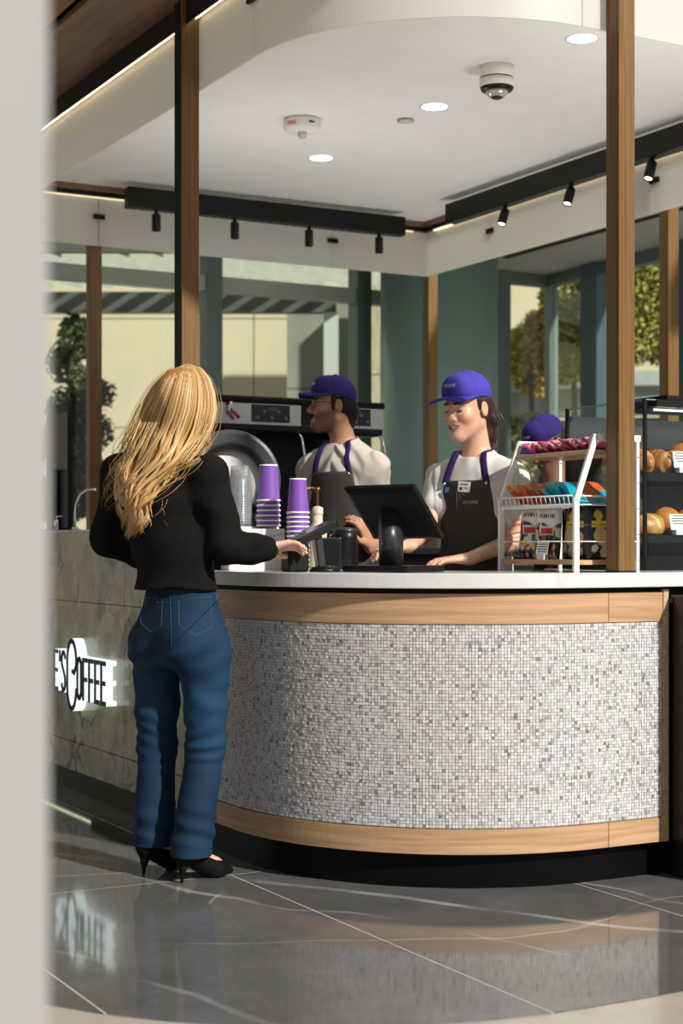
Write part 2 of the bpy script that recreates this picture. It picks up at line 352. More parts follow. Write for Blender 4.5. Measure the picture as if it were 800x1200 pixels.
# ---------------------------------------------------------------- signed-distance modelling
def unit(v): v = np.asarray(v, float); return v/np.linalg.norm(v)
def smin(a, b, k):
    if k <= 0: return np.minimum(a, b)
    h = np.maximum(k-np.abs(a-b), 0)/k
    return np.minimum(a, b)-h*h*k*0.25
def smax(a, b, k): return -smin(-a, -b, k)
class SDF:
    def __init__(s, h): s.h = h; s.p = []
    def cap(s, a, b, r1, r2=None, k=0.02, op='u', flat=None):
        a = np.asarray(a, float); b = np.asarray(b, float); r2 = r1 if r2 is None else r2
        def f(P):
            if flat is not None:
                n, q = unit(flat[0]), flat[1]; m = (a+b)/2; e = (P-m) @ n
                P2 = P+e[..., None]*n*(1/q-1)
                a2 = a+n*((a-m) @ n)*(1/q-1); b2 = b+n*((b-m) @ n)*(1/q-1)
            else: P2, a2, b2 = P, a, b
            d = b2-a2; t = np.clip(((P2-a2) @ d)/max(d @ d, 1e-9), 0, 1)
            return np.linalg.norm(P2-a2-t[..., None]*d, axis=-1)-(r1+(r2-r1)*t)
        r = max(r1, r2); s.p.append((f, np.minimum(a, b)-r, np.maximum(a, b)+r, k, op)); return s
    def ell(s, c, r, M=None, k=0.02, op='u'):
        c = np.asarray(c, float); r = np.asarray(r, float); M = np.eye(3) if M is None else np.asarray(M, float)   # rows of M: local axes
        def f(P):
            q = (P-c) @ M.T; k0 = np.linalg.norm(q/r, axis=-1); k1 = np.linalg.norm(q/(r*r), axis=-1)
            return np.where(k1 > 1e-9, k0*(k0-1)/np.maximum(k1, 1e-9), -r.min())
        e = np.sqrt(((M*r[:, None])**2).sum(0)); s.p.append((f, c-e, c+e, k, op)); return s
    def fn(s, f): s.p.append((f, None, None, 0, 'f')); return s
    def run(s, extra=0.0):
        h = s.h; us = [q for q in s.p if q[4] == 'u']
        lo = np.min([q[1] for q in us], 0)-0.03; hi = np.max([q[2] for q in us], 0)+0.03
        n = np.ceil((hi-lo)/h).astype(int)+1; s.lo = lo
        ax = [lo[i]+h*np.arange(n[i]) for i in range(3)]
        F = np.full(n, 0.08, np.float32)
        for f, l, u, k, op in s.p:
            if op == 'f':
                P = np.stack(np.meshgrid(*ax, indexing='ij'), -1); F[:] = f(P, F); continue
            i0 = np.maximum(((l-k-3*h-lo)/h).astype(int), 0); i1 = np.minimum(((u+k+3*h-lo)/h).astype(int)+2, n)
            if np.any(i1 <= i0): continue
            sl = tuple(slice(p, q) for p, q in zip(i0, i1))
            P = np.stack(np.meshgrid(*[ax[i][sl[i]] for i in range(3)], indexing='ij'), -1)
            d = f(P)
            F[sl] = smin(F[sl], d, k) if op == 'u' else smax(F[sl], -d, k)
        s.F = F; return s
    def sample(s, P):
        q = (np.asarray(P, float)-s.lo)/s.h; i = np.clip(np.floor(q).astype(int), 0, np.array(s.F.shape)-2); t = np.clip(q-i, 0, 1)
        r = 0
        for dx in (0, 1):
            for dy in (0, 1):
                for dz in (0, 1):
                    wgt = (t[..., 0] if dx else 1-t[..., 0])*(t[..., 1] if dy else 1-t[..., 1])*(t[..., 2] if dz else 1-t[..., 2])
                    r = r+wgt*s.F[i[..., 0]+dx, i[..., 1]+dy, i[..., 2]+dz]
        return r
    def project(s, p, d, off=0.003, L=0.5):
        d = unit(d); p = np.asarray(p, float); t = np.linspace(0, L, int(L/0.001)); v = s.sample(p+t[:, None]*d)
        j = np.argmax(v < off); return p+t[j]*d
    def mesh(s):
        F, h, o = s.F, s.h, s.lo; S = F < 0
        c = np.zeros(tuple(np.array(F.shape)-1), np.int8)
        for dx in (0, 1):
            for dy in (0, 1):
                for dz in (0, 1): c += S[dx:F.shape[0]-1+dx, dy:F.shape[1]-1+dy, dz:F.shape[2]-1+dz]
        act = (c > 0) & (c < 8); ids = np.argwhere(act); idx = np.full(act.shape, -1, np.int32); idx[act] = np.arange(len(ids))
        acc = np.zeros((len(ids), 3)); cnt = np.zeros(len(ids))
        co = [(x, y, z) for x in (0, 1) for y in (0, 1) for z in (0, 1)]
        for p in co:
            for ax in range(3):
                if p[ax]: continue
                q = list(p); q[ax] = 1
                f0 = F[ids[:, 0]+p[0], ids[:, 1]+p[1], ids[:, 2]+p[2]]; f1 = F[ids[:, 0]+q[0], ids[:, 1]+q[1], ids[:, 2]+q[2]]
                m = (f0 < 0) != (f1 < 0); t = f0[m]/(f0[m]-f1[m])
                acc[m] += np.array(p)+(np.array(q)-np.array(p))*t[:, None]; cnt[m] += 1
        Vt = o+h*(ids+acc/cnt[:, None]); Q = []
        for ax in range(3):
            u, v = [(1, 2), (2, 0), (0, 1)][ax]
            A = np.take(S, np.arange(S.shape[ax]-1), ax); B = np.take(S, np.arange(1, S.shape[ax]), ax)
            e = np.argwhere(A != B); e = e[(e[:, u] > 0) & (e[:, v] > 0) & (e[:, u] < act.shape[u]) & (e[:, v] < act.shape[v])]
            def cell(du, dv):
                t = e.copy(); t[:, u] -= du; t[:, v] -= dv; return idx[t[:, 0], t[:, 1], t[:, 2]]
            q = np.stack([cell(1, 1), cell(0, 1), cell(0, 0), cell(1, 0)], 1)
            ins = S[e[:, 0], e[:, 1], e[:, 2]]
            q[~ins] = q[~ins][:, ::-1]; Q.append(q)
        return Vt, np.concatenate(Q)
def wob(P, f, seed=0.0):
    x, y, z = P[..., 0]*f, P[..., 1]*f, P[..., 2]*f
    return (np.sin(x*1.7+2.1*np.sin(y*0.9+seed)+seed)+np.sin(y*1.9+1.7*np.sin(z*1.1+seed*2))+np.sin(z*1.6+1.9*np.sin(x*1.2+seed*3)))/3

# ================================================================= SETTING
KLOC = (V0[0], V0[1], 0.0)
# ---- floor: light stone field with a dark inlay round the kiosk
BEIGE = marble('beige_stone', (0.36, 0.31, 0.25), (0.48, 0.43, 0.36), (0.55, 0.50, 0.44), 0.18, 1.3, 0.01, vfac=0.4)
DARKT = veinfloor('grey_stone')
GROUT = mat('grout', (0.55, 0.54, 0.51), 0.8)
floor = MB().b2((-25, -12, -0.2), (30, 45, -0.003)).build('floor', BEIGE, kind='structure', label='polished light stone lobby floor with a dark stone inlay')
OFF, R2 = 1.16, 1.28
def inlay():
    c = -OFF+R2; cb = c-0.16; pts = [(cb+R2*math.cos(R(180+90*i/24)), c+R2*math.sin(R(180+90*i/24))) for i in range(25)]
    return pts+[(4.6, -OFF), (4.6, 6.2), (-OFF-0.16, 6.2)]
def clip(poly, conv):
    out = list(poly)
    for i in range(len(conv)):
        p, q = conv[i], conv[(i+1) % len(conv)]; ins = lambda t: (q[0]-p[0])*(t[1]-p[1])-(q[1]-p[1])*(t[0]-p[0]) >= 0
        new = []
        for j in range(len(out)):
            s, e = out[j], out[(j+1) % len(out)]
            if ins(s): new.append(s)
            if ins(s) != ins(e):
                d1 = (q[0]-p[0])*(s[1]-p[1])-(q[1]-p[1])*(s[0]-p[0]); d2 = (q[0]-p[0])*(e[1]-p[1])-(q[1]-p[1])*(e[0]-p[0]); t = d1/(d1-d2)
                new.append((s[0]+t*(e[0]-s[0]), s[1]+t*(e[1]-s[1])))
        out = new
        if len(out) < 3: return []
    return out
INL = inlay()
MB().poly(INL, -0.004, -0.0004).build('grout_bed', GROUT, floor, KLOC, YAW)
inl2 = INL
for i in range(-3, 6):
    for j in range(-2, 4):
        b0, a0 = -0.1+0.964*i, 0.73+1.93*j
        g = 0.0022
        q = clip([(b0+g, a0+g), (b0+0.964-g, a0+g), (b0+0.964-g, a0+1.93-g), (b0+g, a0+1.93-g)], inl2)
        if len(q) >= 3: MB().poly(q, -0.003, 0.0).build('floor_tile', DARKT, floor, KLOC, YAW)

# ---- lobby ceiling behind and beside the kiosk, wood-slat soffit on its left
SOFF = mat('soffit_paint', (0.42, 0.43, 0.40), 0.8, var=0.02)
lc = MB()
lc.b2((-5.0, 5.2, 3.5), (6.1, 7.4, 3.75)); lc.b2((3.75, 0.6, 3.5), (6.1, 5.2, 3.75))
lc.build('ceiling', SOFF, None, KLOC, YAW, kind='structure', label='low painted lobby soffit behind the kiosk')
sl = MB().b2((5.02, 4.3, 3.488), (5.06, 6.6, 3.502)); sl.build('ceiling_slot', BLACKM, bpy.data.objects['ceiling'])
ws = thing('trim_1', None, None, KLOC, YAW, kind='structure'); ws['label'] = 'dark wood plank soffit beside the kiosk canopy'
SOFFIT2 = wood('soffit_wood_red', (0.20, 0.075, 0.03), (0.30, 0.12, 0.05), rough=0.4, uv=False, sc=(18, 1.2, 18))
for k, b1 in enumerate((0.02, -0.36, -0.70, -1.04, -1.38)):
    MB().b2((b1-(0.335 if k == 0 else 0.28), -0.4, 3.25), (b1, 6.0, 3.275)).build('soffit_plank', SOFFITW if k == 0 else SOFFIT2, ws)
MB().b2((-1.8, -0.4, 3.33), (0.02, 6.0, 3.36)).build('soffit_backing', BLACKM, ws)

# ---- blurred white column close to the camera
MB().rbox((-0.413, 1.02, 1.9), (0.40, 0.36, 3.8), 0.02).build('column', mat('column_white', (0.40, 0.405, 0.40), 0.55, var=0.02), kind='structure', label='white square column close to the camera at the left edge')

# ---- glass facade (a = 7.2 plane and, past its corner, the b = 5.9 plane)
FRAME = mat('grey_green_frame', (0.17, 0.22, 0.22), 0.45, 0.3, var=0.03)
RAIL = mat('pale_rail', (0.50, 0.56, 0.50), 0.45, 0.0, var=0.03)
FA, FB = 7.2, 5.9
joints = [-4.5, -2.9, -1.3, 0.2, 2.62, 3.95, 5.32, FB]
for k in range(len(joints)-1):
    b0, b1 = joints[k], joints[k+1]
    t = thing('window_%d' % (k+1), None, None, KLOC, YAW, kind='structure'); t['label'] = 'tall lobby window pane in the rear glass wall'
    MB().b2((b0, FA-0.08, 0), (b0+0.13, FA+0.08, 3.5)).build('mullion', FRAME, t)
    bay = b0 > 5.0
    MB().b2((b0+0.13, FA-0.05, 3.40 if bay else 3.12), (b1, FA+0.05, 3.50 if bay else 3.24)).build('transom', FRAME if bay else RAIL, t)
    MB().b2((b0+0.13, FA-0.05, 0), (b1, FA+0.05, 0.12)).build('sill', FRAME, t)
    MB().b2((b0+0.13, FA-0.006, 0.12), (b1, FA+0.006, 3.40 if bay else 3.12)).build('pane', PANE, t)
    if not bay: MB().b2((b0+0.13, FA-0.006, 3.24), (b1, FA+0.006, 3.5)).build('pane', PANE, t)
COLF = mat('blue_grey_frame', (0.10, 0.16, 0.19), 0.4, 0.2, var=0.03)
jr = [FA, 6.62, 5.45, 4.2, 2.9, 1.6]
for k in range(len(jr)-1):
    a1, a0 = jr[k], jr[k+1]
    t = thing('window_%d' % (k+len(joints)), None, None, KLOC, YAW, kind='structure'); t['label'] = 'tall window pane in the right-hand glass wall'
    wdt = 0.08 if k == 0 else 0.22; hwb = 0.045 if k == 0 else 0.09
    MB().b2((FB-hwb, a1-wdt, 0), (FB+hwb, a1, 3.5)).build('mullion', FRAME if k == 0 else COLF, t)
    MB().b2((FB-0.05, a0, 3.40), (FB+0.05, a1-wdt, 3.5)).build('head', FRAME, t)
    MB().b2((FB-0.05, a0, 0), (FB+0.05, a1-wdt, 0.12)).build('sill', FRAME, t)
    MB().b2((FB-0.006, a0, 0.12), (FB+0.006, a1-wdt, 3.4)).build('pane', PANE, t)
# teal round column inside the glass wall
TEAL = mat('teal_column', (0.27, 0.42, 0.39), 0.38, 0.25, 0.5, var=0.06, scale=2)
pc = W(514, 640, 12.75)
rcol = thing('round_column', 'large round teal metal column behind the baristas', 'column', (pc[0], pc[1], 0))
MB().lathe([(0.46, 0), (0.46, 3.5)], 64).build('shaft', TEAL, rcol)
MB().lathe([(0.49, 0), (0.49, 0.12), (0.46, 0.12)], 64, cap=False).build('base_ring', FRAME, rcol)
# teal panel wall between the column and the window bay
MB().b2((4.62, FA-0.35, 0), (5.08, FA-0.16, 3.5)).build('wall_rear', mat('teal_panel', (0.09, 0.165, 0.155), 0.45, 0.1, var=0.1), None, KLOC, YAW, kind='structure', label='dark teal panel wall beside the round column')

# ---- outside: pergola, pale walls, curved balcony, trees
STUC = mat('stucco', (0.62, 0.55, 0.38), 0.85, var=0.05, scale=1.5, bump=0.2, bscale=40)
STUCG = mat('stucco_grey', (0.26, 0.27, 0.22), 0.85, var=0.1, scale=2)
CONC = mat('concrete', (0.30, 0.34, 0.32), 0.7, var=0.06)
bw = thing('garden_wall', 'pale sunlit stucco wall outside, behind the rear windows', 'wall', (-3.0, 18.6, 0))
for i in range(5):
    for j in range(4):
        MB().b2((-8.4+2.6*i, 0, 1.25*j+0.006), (-8.4+2.6*(i+1)-0.012, 0.3, 1.25*(j+1)-0.006)).build('panel', STUC, bw)
MB().b2((-8.4, 0.05, 0), (4.6, 0.28, 5.0)).build('core', STUCG, bw)
x0, x1 = W(336, 0, 17.6)[0], W(388, 0, 17.6)[0]
gw = thing('stone_pier', 'grey stone clad pier outside between wall and pergola post', 'wall', (x0, 17.6, 0))
for j in range(4):
    MB().b2((0, 0, 0.95*j+0.006), (x1-x0+0.5, 0.3, 0.95*(j+1)-0.006)).build('stone_panel', STUCG, gw)
VINE = mat('sandstone', (0.44, 0.40, 0.28), 0.9, var=0.3, scale=7, stretch=(6, 1, 0.7))
x0, x1 = W(420, 0, 17.0)[0], W(470, 0, 17.0)[0]
vw = thing('sandstone_wall', 'rough sandstone wall outside left of the teal column', 'wall', (x0, 17.0, 0))
for j in range(4):
    MB().b2((0, 0, 0.98*j+0.006), (x1-x0+0.6, 0.3, 0.98*(j+1)-0.006)).build('stone_panel', VINE, vw)
pg = thing('pergola', 'dark louvred pergola roof outside the rear windows', 'pergola', (0, 15.6, 0))
GM = mat('pergola_metal', (0.10, 0.115, 0.10), 0.5, 0.2)
GM2 = mat('pergola_slat', (0.55, 0.58, 0.50), 0.5, 0.1)
MB().b2((-6.5, -0.06, 3.38), (-0.05, 0.06, 3.58)).build('beam', GM, pg)
MB().b2((-6.5, -1.95, 3.62), (0.35, -1.85, 3.78)).build('beam', GM, pg)
sm = None
for i in range(23):
    x = -6.4+0.29*i
    o = MB().box((0, 0, 0), (0.035, 2.1, 0.12), ry=R(20)).build('slat', GM2, pg) if sm is None else sm.copy()
    if sm is None: sm = o
    else: COL.objects.link(o); o.parent = pg
    o.location = (x, -0.92, 3.68); o.rotation_euler = (0, 0, R(-24))
for x in (-5.0, -0.1): MB().b2((x-0.07, -0.07, 0), (x+0.07, 0.07, 3.38)).build('post', RAIL, pg)

def leafcloud(n, blobs, size, seed):
    g = np.random.default_rng(seed); V = []; C = []
    wts = np.array([b[3]*b[4]*b[5] for b in blobs]); wts /= wts.sum(); pick = g.choice(len(blobs), n, p=wts); B = np.array(blobs)[pick]
    d = g.normal(size=(n, 3)); d /= np.linalg.norm(d, axis=1)[:, None]; c = B[:, :3]+d*B[:, 3:6]*(g.random((n, 1))**0.45)
    u = g.normal(size=(n, 3)); u /= np.linalg.norm(u, axis=1)[:, None]; v = np.cross(u, g.normal(size=(n, 3))); v /= np.linalg.norm(v, axis=1)[:, None]
    s = size*(0.6+0.8*g.random((n, 1)))
    nrm = np.cross(u, v)
    P = np.stack([c-u*s, c-v*s*0.42+nrm*s*.12, c+u*s, c+v*s*0.42+nrm*s*.12], 1).reshape(-1, 3)
    F = np.arange(4*n).reshape(n, 4)
    return P, F, g.random(n)
LEAF = vcol('leaf', 0.5, 0.4)
def tree(name, label, base, blobs, n, size, c0, c1, seed, trunk, group=None):
    t = thing(name, label, 'tree', base, 0, group)
    P, F, r = leafcloud(n, blobs, size, seed)
    c = np.array(c0)[None]*(1-r[:, None])+np.array(c1)[None]*r[:, None]
    raw('foliage', P, F, LEAF, t, np.repeat(c, 4, 0), False)
    m = MB()
    for a in trunk: m.tube(a[0], a[1], 7, taper=np.linspace(1, 0.4, len(a[0])))
    m.build('trunk', mat('bark', (0.10, 0.075, 0.05), 0.9, bump=0.5), t)
    return t
def blobs_px(lst, Y0, base):
    out = []
    for px, py, dy, rp in lst:
        p = W(px, py, Y0+dy); rr = rp/FPX*(Y0+dy); out.append((*(p-np.array(base)), rr, rr*0.9, rr))
    return out
tb = W(78, 640, 14.3); tb[2] = 0
tree('olive_tree', 'small dark green tree outside at the far left', tuple(tb),
     blobs_px([(92, 395, 0, 26), (75, 425, 0.2, 24), (100, 450, 0, 22), (82, 480, .1, 30), (115, 462, -.1, 20), (70, 520, 0, 30), (108, 505, .1, 26), (95, 550, 0, 28), (70, 585, 0, 34), (112, 590, 0, 22), (126, 458, -.1, 10), (84, 375, 0, 12)], 14.3, tb), 8000, 0.034, (0.030, 0.052, 0.014), (0.10, 0.135, 0.04), 3,
     [([(0, 0, 0), (0.05, 0, 1.0), (-0.02, 0, 1.9), (0.06, 0, 2.8)], 0.06), ([(0, 0, 1.5), (0.15, 0, 2.1), (0.25, 0, 2.5)], 0.03)])
specs = [((622, 17.5), [(600, 425, 0, 22), (620, 400, 0, 24), (640, 385, 0, 28), (625, 440, 0.2, 26)], 2600, (0.34, 0.25, 0.03), (0.66, 0.52, 0.10), 'yellowing autumn tree outside the first bay window'),
         ((672, 16.8), [(668, 350, 0, 38), (675, 390, 0, 40), (660, 420, 0, 34), (690, 330, 0, 34)], 5200, (0.16, 0.16, 0.03), (0.42, 0.37, 0.08), 'olive green leafy tree outside the narrow bay window'),
         ((735, 16.0), [(712, 340, 0, 30), (735, 320, 0, 36), (760, 350, 0, 40), (740, 390, 0, 40), (775, 320, 0, 36), (720, 400, 0.3, 30), (790, 400, 0, 36)], 7000, (0.20, 0.19, 0.03), (0.55, 0.48, 0.12), 'bushy green and gold tree outside the right-hand window')]
for k, ((px, Y), bl, n, c0, c1, lab) in enumerate(specs):
    b = W(px, 640, Y); b[2] = 0
    tree('leafy_tree', lab, tuple(b), blobs_px(bl, Y, b), int(n*2.2), 0.036, c0, c1, 20+k, [([(0, 0, 0), (0.03, 0, 1.5), (0, 0, 3.0)], 0.07)], 'trees outside the window bay')
b = W(615, 640, 16.8); b[2] = 0
tree('hedge_bush', 'sunlit low bush outside under the curved balcony', tuple(b), blobs_px([(600, 510, 0, 24), (622, 505, 0, 22), (640, 515, 0, 22), (612, 540, 0, 26)], 16.8, b), 5200, 0.034, (0.16, 0.16, 0.05), (0.42, 0.42, 0.20), 31, [([(0, 0, 0), (0, 0, 1.2)], 0.04)])
hb = thing('background_building', 'pale building wall far outside behind the bay trees', 'building', (6.0, 27.5, 0))
for i in range(4):
    for j in range(3):
        MB().b2((-5.0+2.8*i, 0, 2.2*j+.006), (-5.0+2.8*(i+1)-.012, 0.3, 2.2*(j+1)-.006)).build('panel', STUC, hb)
# curved balcony band
bp = []
cc = W(735, 640, 22.8)
for i in range(41):
    t = R(200+140*i/40); bp.append((cc[0]+3.0*math.cos(t), cc[1]+3.6*math.sin(t)))
bal = thing('curved_balcony', 'curved grey concrete balcony band outside the bay windows', 'balcony', (0, 0, 0))
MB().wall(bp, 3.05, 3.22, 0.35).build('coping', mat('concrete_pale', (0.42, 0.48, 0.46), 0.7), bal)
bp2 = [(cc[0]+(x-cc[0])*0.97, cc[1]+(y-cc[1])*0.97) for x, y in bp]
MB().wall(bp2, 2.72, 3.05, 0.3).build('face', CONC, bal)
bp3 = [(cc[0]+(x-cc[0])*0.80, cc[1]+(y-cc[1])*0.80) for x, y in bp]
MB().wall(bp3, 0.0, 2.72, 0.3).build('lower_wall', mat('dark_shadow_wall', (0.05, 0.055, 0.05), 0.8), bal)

# ================================================================= KIOSK
def kthing(name, label, cat, group=None): return thing(name, label, cat, KLOC, YAW, group)
BE, AE = 3.22, 4.80                       # far ends of the kiosk
# ---- ceiling and frosted fascia
ck = thing('ceiling_1', None, None, KLOC, YAW, kind='structure'); ck['label'] = 'white plaster ceiling of the coffee kiosk'
def closed(off):
    return arcpts(off, RC+0.01, RC+0.01)+[(BE-off, off), (BE-off, AE-off), (off, AE-off)]
MB().poly(closed(0.0), 3.30, 3.5).build('ceiling_slab', CEIL, ck)
MB().poly(closed(0.11), 3.26, 3.30).build('ceiling_panel', CEIL, ck)
FO = 0.075                                # fascia set in from the counter edge
FZ0, FZ1 = 2.915, 3.20
def clip_piece(p, rz, m, parent):
    m.box(p, (0.05, 0.03, 0.02), rz)
fas = kthing('frosted_fascia', 'band of frosted glass panels hanging round the kiosk top', 'glass panels')
near = arcpts(FO, AE-FO, BE-FO)
LN = plen(near); sL = AE-FO-RC            # straight length on the left
pieces = [(0, sL-2.35), (sL-2.35, sL-0.0), (sL, sL+(RC-FO)*math.pi/2), (sL+(RC-FO)*math.pi/2, LN-0.9), (LN-0.9, LN)]
for s0, s1 in pieces: MB().wall(span(near, s0+0.003, s1-0.003), FZ0, FZ1, 0.012).build('glass_panel', FROST, fas)
bk = [FO, 0.864, 2.43, BE-FO]
for p, q in zip(bk[:-1], bk[1:]): MB().b2((p+.003, AE-FO-0.012, FZ0), (q-.003, AE-FO, FZ1)).build('glass_panel', FROST, fas)
rk = [FO, 0.82, 2.39, 3.96, AE-FO-0.012]
for p, q in zip(rk[:-1], rk[1:]): MB().b2((BE-FO-0.012, p+.003, FZ0), (BE-FO, q-.003, FZ1)).build('glass_panel', FROST, fas)
for (b, a, rz) in ((0.864, AE-FO-0.006, 0), (2.43, AE-FO-0.006, 0), (BE-FO-0.006, 3.96, R(90)), (BE-FO-0.006, 2.39, R(90))):
    MB().box((b, a, 3.085), (0.07, 0.04, 0.028), rz).build('clamp', BLACK, fas)
q = span(near, sL-0.02, sL+0.02)[0]
MB().box((FO+0.006, RC, 3.125), (0.04, 0.07, 0.03), 0).build('clamp', BLACK, fas)
# top frame: black steel angle outside, wood batten inside, warm light strip under it
fr = thing('trim_2', None, None, KLOC, YAW, kind='structure'); fr['label'] = 'black and wood head frame that carries the frosted panels'
MB().wall(arcpts(FO-0.06, AE-0.02, BE-0.02), 3.19, 3.245, 0.055).build('frame_bar', BLACK, fr)
inn = arcpts(FO+0.02, AE-FO-0.02, BE-FO-0.02)
MB().wall(inn, 3.20, 3.262, 0.03).build('wood_batten', SOFFITW, fr)
for lo, hi in (((FO, AE-FO-0.05, 3.20), (BE-FO, AE-FO-0.016, 3.225)), ((BE-FO-0.05, FO, 3.20), (BE-FO-0.016, AE-FO, 3.225))):
    MB().b2(lo, hi).build('frame_bar', BLACK, fr)
for lo, hi in (((FO, AE-FO-0.065, 3.225), (BE-FO, AE-FO-0.016, 3.262)), ((BE-FO-0.065, FO, 3.225), (BE-FO-0.016, AE-FO, 3.262))):
    MB().b2(lo, hi).build('wood_batten', SOFFITW, fr)
MB().wall(arcpts(FO-0.062, AE-0.02, BE-0.02), 3.160, 3.19, 0.008).build('frame_lip', BLACK, fr)
LED = emis('warm_led', (1.0, 0.72, 0.40), 5.0)
MB().wall(arcpts(FO-0.022, AE-0.1, BE-0.1), 3.184, 3.189, 0.007).build('led_strip', LED, fr)
MB().b2((BE-FO-0.030, 0.3, 3.194), (BE-FO-0.018, AE-0.2, 3.199)).build('led_strip', emis('warm_led_inner', (1.0, 0.74, 0.42), 2.6), fr)
MB().b2((0.3, AE-FO-0.030, 3.194), (BE-0.2, AE-FO-0.018, 3.199)).build('led_strip', emis('warm_led_dim', (1.0, 0.76, 0.45), 1.2), fr)

# ---- track lights
LENS = emis('spot_lens', (1.0, 0.92, 0.80), 6.0)
def track(name, label, p0, p1, heads, tilt, aim):
    t = kthing(name, label, 'track light')
    p0 = np.array(p0); p1 = np.array(p1); d = p1-p0; L = np.linalg.norm(d); rz = math.atan2(d[1], d[0]); m = (p0+p1)/2
    MB().box((m[0], m[1], 3.165), (L, 0.075, 0.12), rz).build('housing', BLACK, t, bevel=0.006)
    for s in heads:
        c = p0+d*s/L; hd = MB(); M = Matrix.Rotation(aim, 3, 'Z') @ Matrix.Rotation(tilt, 3, 'X')
        top = Vector((c[0], c[1], 3.085)); hd.cyl((c[0], c[1], 3.11), top, 0.012)
        hd.lathe([(0.024, 0.0), (0.026, -0.006), (0.026, -0.098), (0.021, -0.10), (0.021, -0.09), (0.0, -0.09)], 20, top, M)
        h = hd.build('spot_head', BLACK, t)
        MB().lathe([(0.0, -0.0905), (0.0205, -0.0915)], 20, top, M, cap=False).build('lens', LENS if tilt else BLACKP, h)
# back track: (148..472 px), right track: from 527 px to the right
def back_b(px, a):  # where the ray through px meets the line a = const
    r = (px-400)/FPX; x0, y0, _ = K(0, a); return (r*y0-x0)/(BD[0]-r*BD[1])
def right_a(px, b):
    r = (px-400)/FPX; x0, y0, _ = K(b, 0); return (r*y0-x0)/(AD[0]-r*AD[1])
ab, br = AE-0.33, BE-0.36
track('track_light', 'black ceiling track with four spot heads along the rear of the kiosk', (back_b(148, ab), ab), (back_b(472, ab), ab), [back_b(p, ab)-back_b(148, ab) for p in (183, 275, 362, 444)], 0.0, 0)
a0r = right_a(527, br)
track('track_light', 'black ceiling track with tilted spot heads along the right of the kiosk', (br, a0r), (br, 0.9), [a0r-right_a(p, br) for p in (592, 669, 764)], R(24), R(110))

# ---- ceiling fittings
def onceil(px, py, z=3.26):
    Y = (z-CAMH)*FPX/(HOR-py); return (px-400)/FPX*Y, Y
DL = emis('downlight_glow', (1.0, 0.96, 0.90), 9.0)
for px, py, lab in ((682, 45, 'bright recessed downlight nearest the bronze front post'), (509, 125, 'recessed downlight beside the small sprinkler cover'), (376, 185, 'recessed downlight beside the smoke alarm')):
    x, y = onceil(px, py); t = thing('downlight', lab, 'ceiling light', (x, y, 3.26), 0, 'recessed downlights in the kiosk ceiling')
    MB().lathe([(0.060, -0.001), (0.072, -0.005), (0.075, 0.0)], 32, cap=False).build('trim_ring', WHITE, t)
    MB().lathe([(0.0, -0.0025), (0.061, -0.0015)], 32, cap=False).build('diffuser', DL, t)
    l = bpy.data.lights.new('downlight_lamp', 'SPOT'); l.energy = 16; l.spot_size = R(110); l.spot_blend = 0.8; l.shadow_soft_size = 0.06; l.color = (1, 0.93, 0.82)
    o = bpy.data.objects.new('downlight_lamp', l); COL.objects.link(o); o.parent = t; o.location = (0, 0, -0.02)
x, y = onceil(582, 78); t = thing('security_camera', 'white dome camera with black band hanging from the kiosk ceiling', 'camera', (x, y, 3.26))
MB().lathe([(0.076, 0), (0.076, -0.050), (0.074, -0.052)], 40).build('mount', WHITE, t)
MB().lathe([(0.072, -0.052), (0.072, -0.058)], 40).build('gap_ring', BLACKM, t)
MB().lathe([(0.077, -0.058), (0.077, -0.094)], 40).build('body', WHITE, t)
MB().lathe([(0.075, -0.094), (0.068, -0.108), (0.0, -0.109)], 40).build('black_ring', BLACKP, t)
MB().lathe([(0.052, -0.108), (0.048, -0.122), (0.034, -0.134), (0.0, -0.139)], 32).build('dome', mat('dome_glass', (0.55, 0.56, 0.55), 0.12, 0.3), t)
MB().lathe([(0.026, -0.136), (0.022, -0.142), (0.010, -0.143), (0.010, -0.141)], 24).build('lens_ring', BLACKP, t)
x, y = onceil(354, 140); t = thing('smoke_alarm', 'white smoke alarm with red FIRE lettering on the kiosk ceiling', 'alarm', (x, y, 3.26))
al = MB().lathe([(0.086, 0), (0.090, -0.012), (0.094, -0.020), (0.092, -0.050), (0.078, -0.062), (0.0, -0.065)], 48).build('body', WHITE, t)
MB().lathe([(0.024, -0.060), (0.022, -0.085), (0.014, -0.092), (0.0, -0.093)], 24).build('strobe', mat('lens_clear', (0.55, 0.55, 0.54), 0.1, 0.2), t)
fm = text_mesh('FIRE', 0.030, 0.95)
ax, ay = -x, -y                                    # lettering wraps the side turned to the room
a0 = math.atan2(-y, -x)
for v in fm.vertices:
    th = a0-R(34)+v.co.x/0.093; zz = v.co.y-0.036; rr = 0.0942+max(0, v.co.z)*0.6
    v.co = (rr*math.cos(th), rr*math.sin(th), zz)
fm.materials.append(mat('red_print', (0.62, 0.03, 0.03), 0.5)); o = bpy.data.objects.new('lettering', fm); COL.objects.link(o); o.parent = t
MB().box((0.0, 0.0, -0.03), (0.012, 0.03, 0.008), 0).build('vent_slot', BLACKM, t, loc=(0.09*math.cos(a0+R(30)), 0.09*math.sin(a0+R(30)), 0.0), rz=a0+R(30))
x, y = onceil(475, 140); t = thing('sprinkler_cover', 'small flat grey sprinkler cover on the kiosk ceiling', 'ceiling fitting', (x, y, 3.26))
MB().lathe([(0.030, 0), (0.030, -0.006), (0.042, -0.007), (0.042, -0.011), (0.0, -0.013)], 28).build('disc', mat('grey_cap', (0.42, 0.42, 0.41), 0.5), t)
MB().lathe([(0.034, -0.0112), (0.032, -0.0135), (0.0, -0.014)], 28).build('cap', mat('pale_cap', (0.6, 0.6, 0.58), 0.5), t)

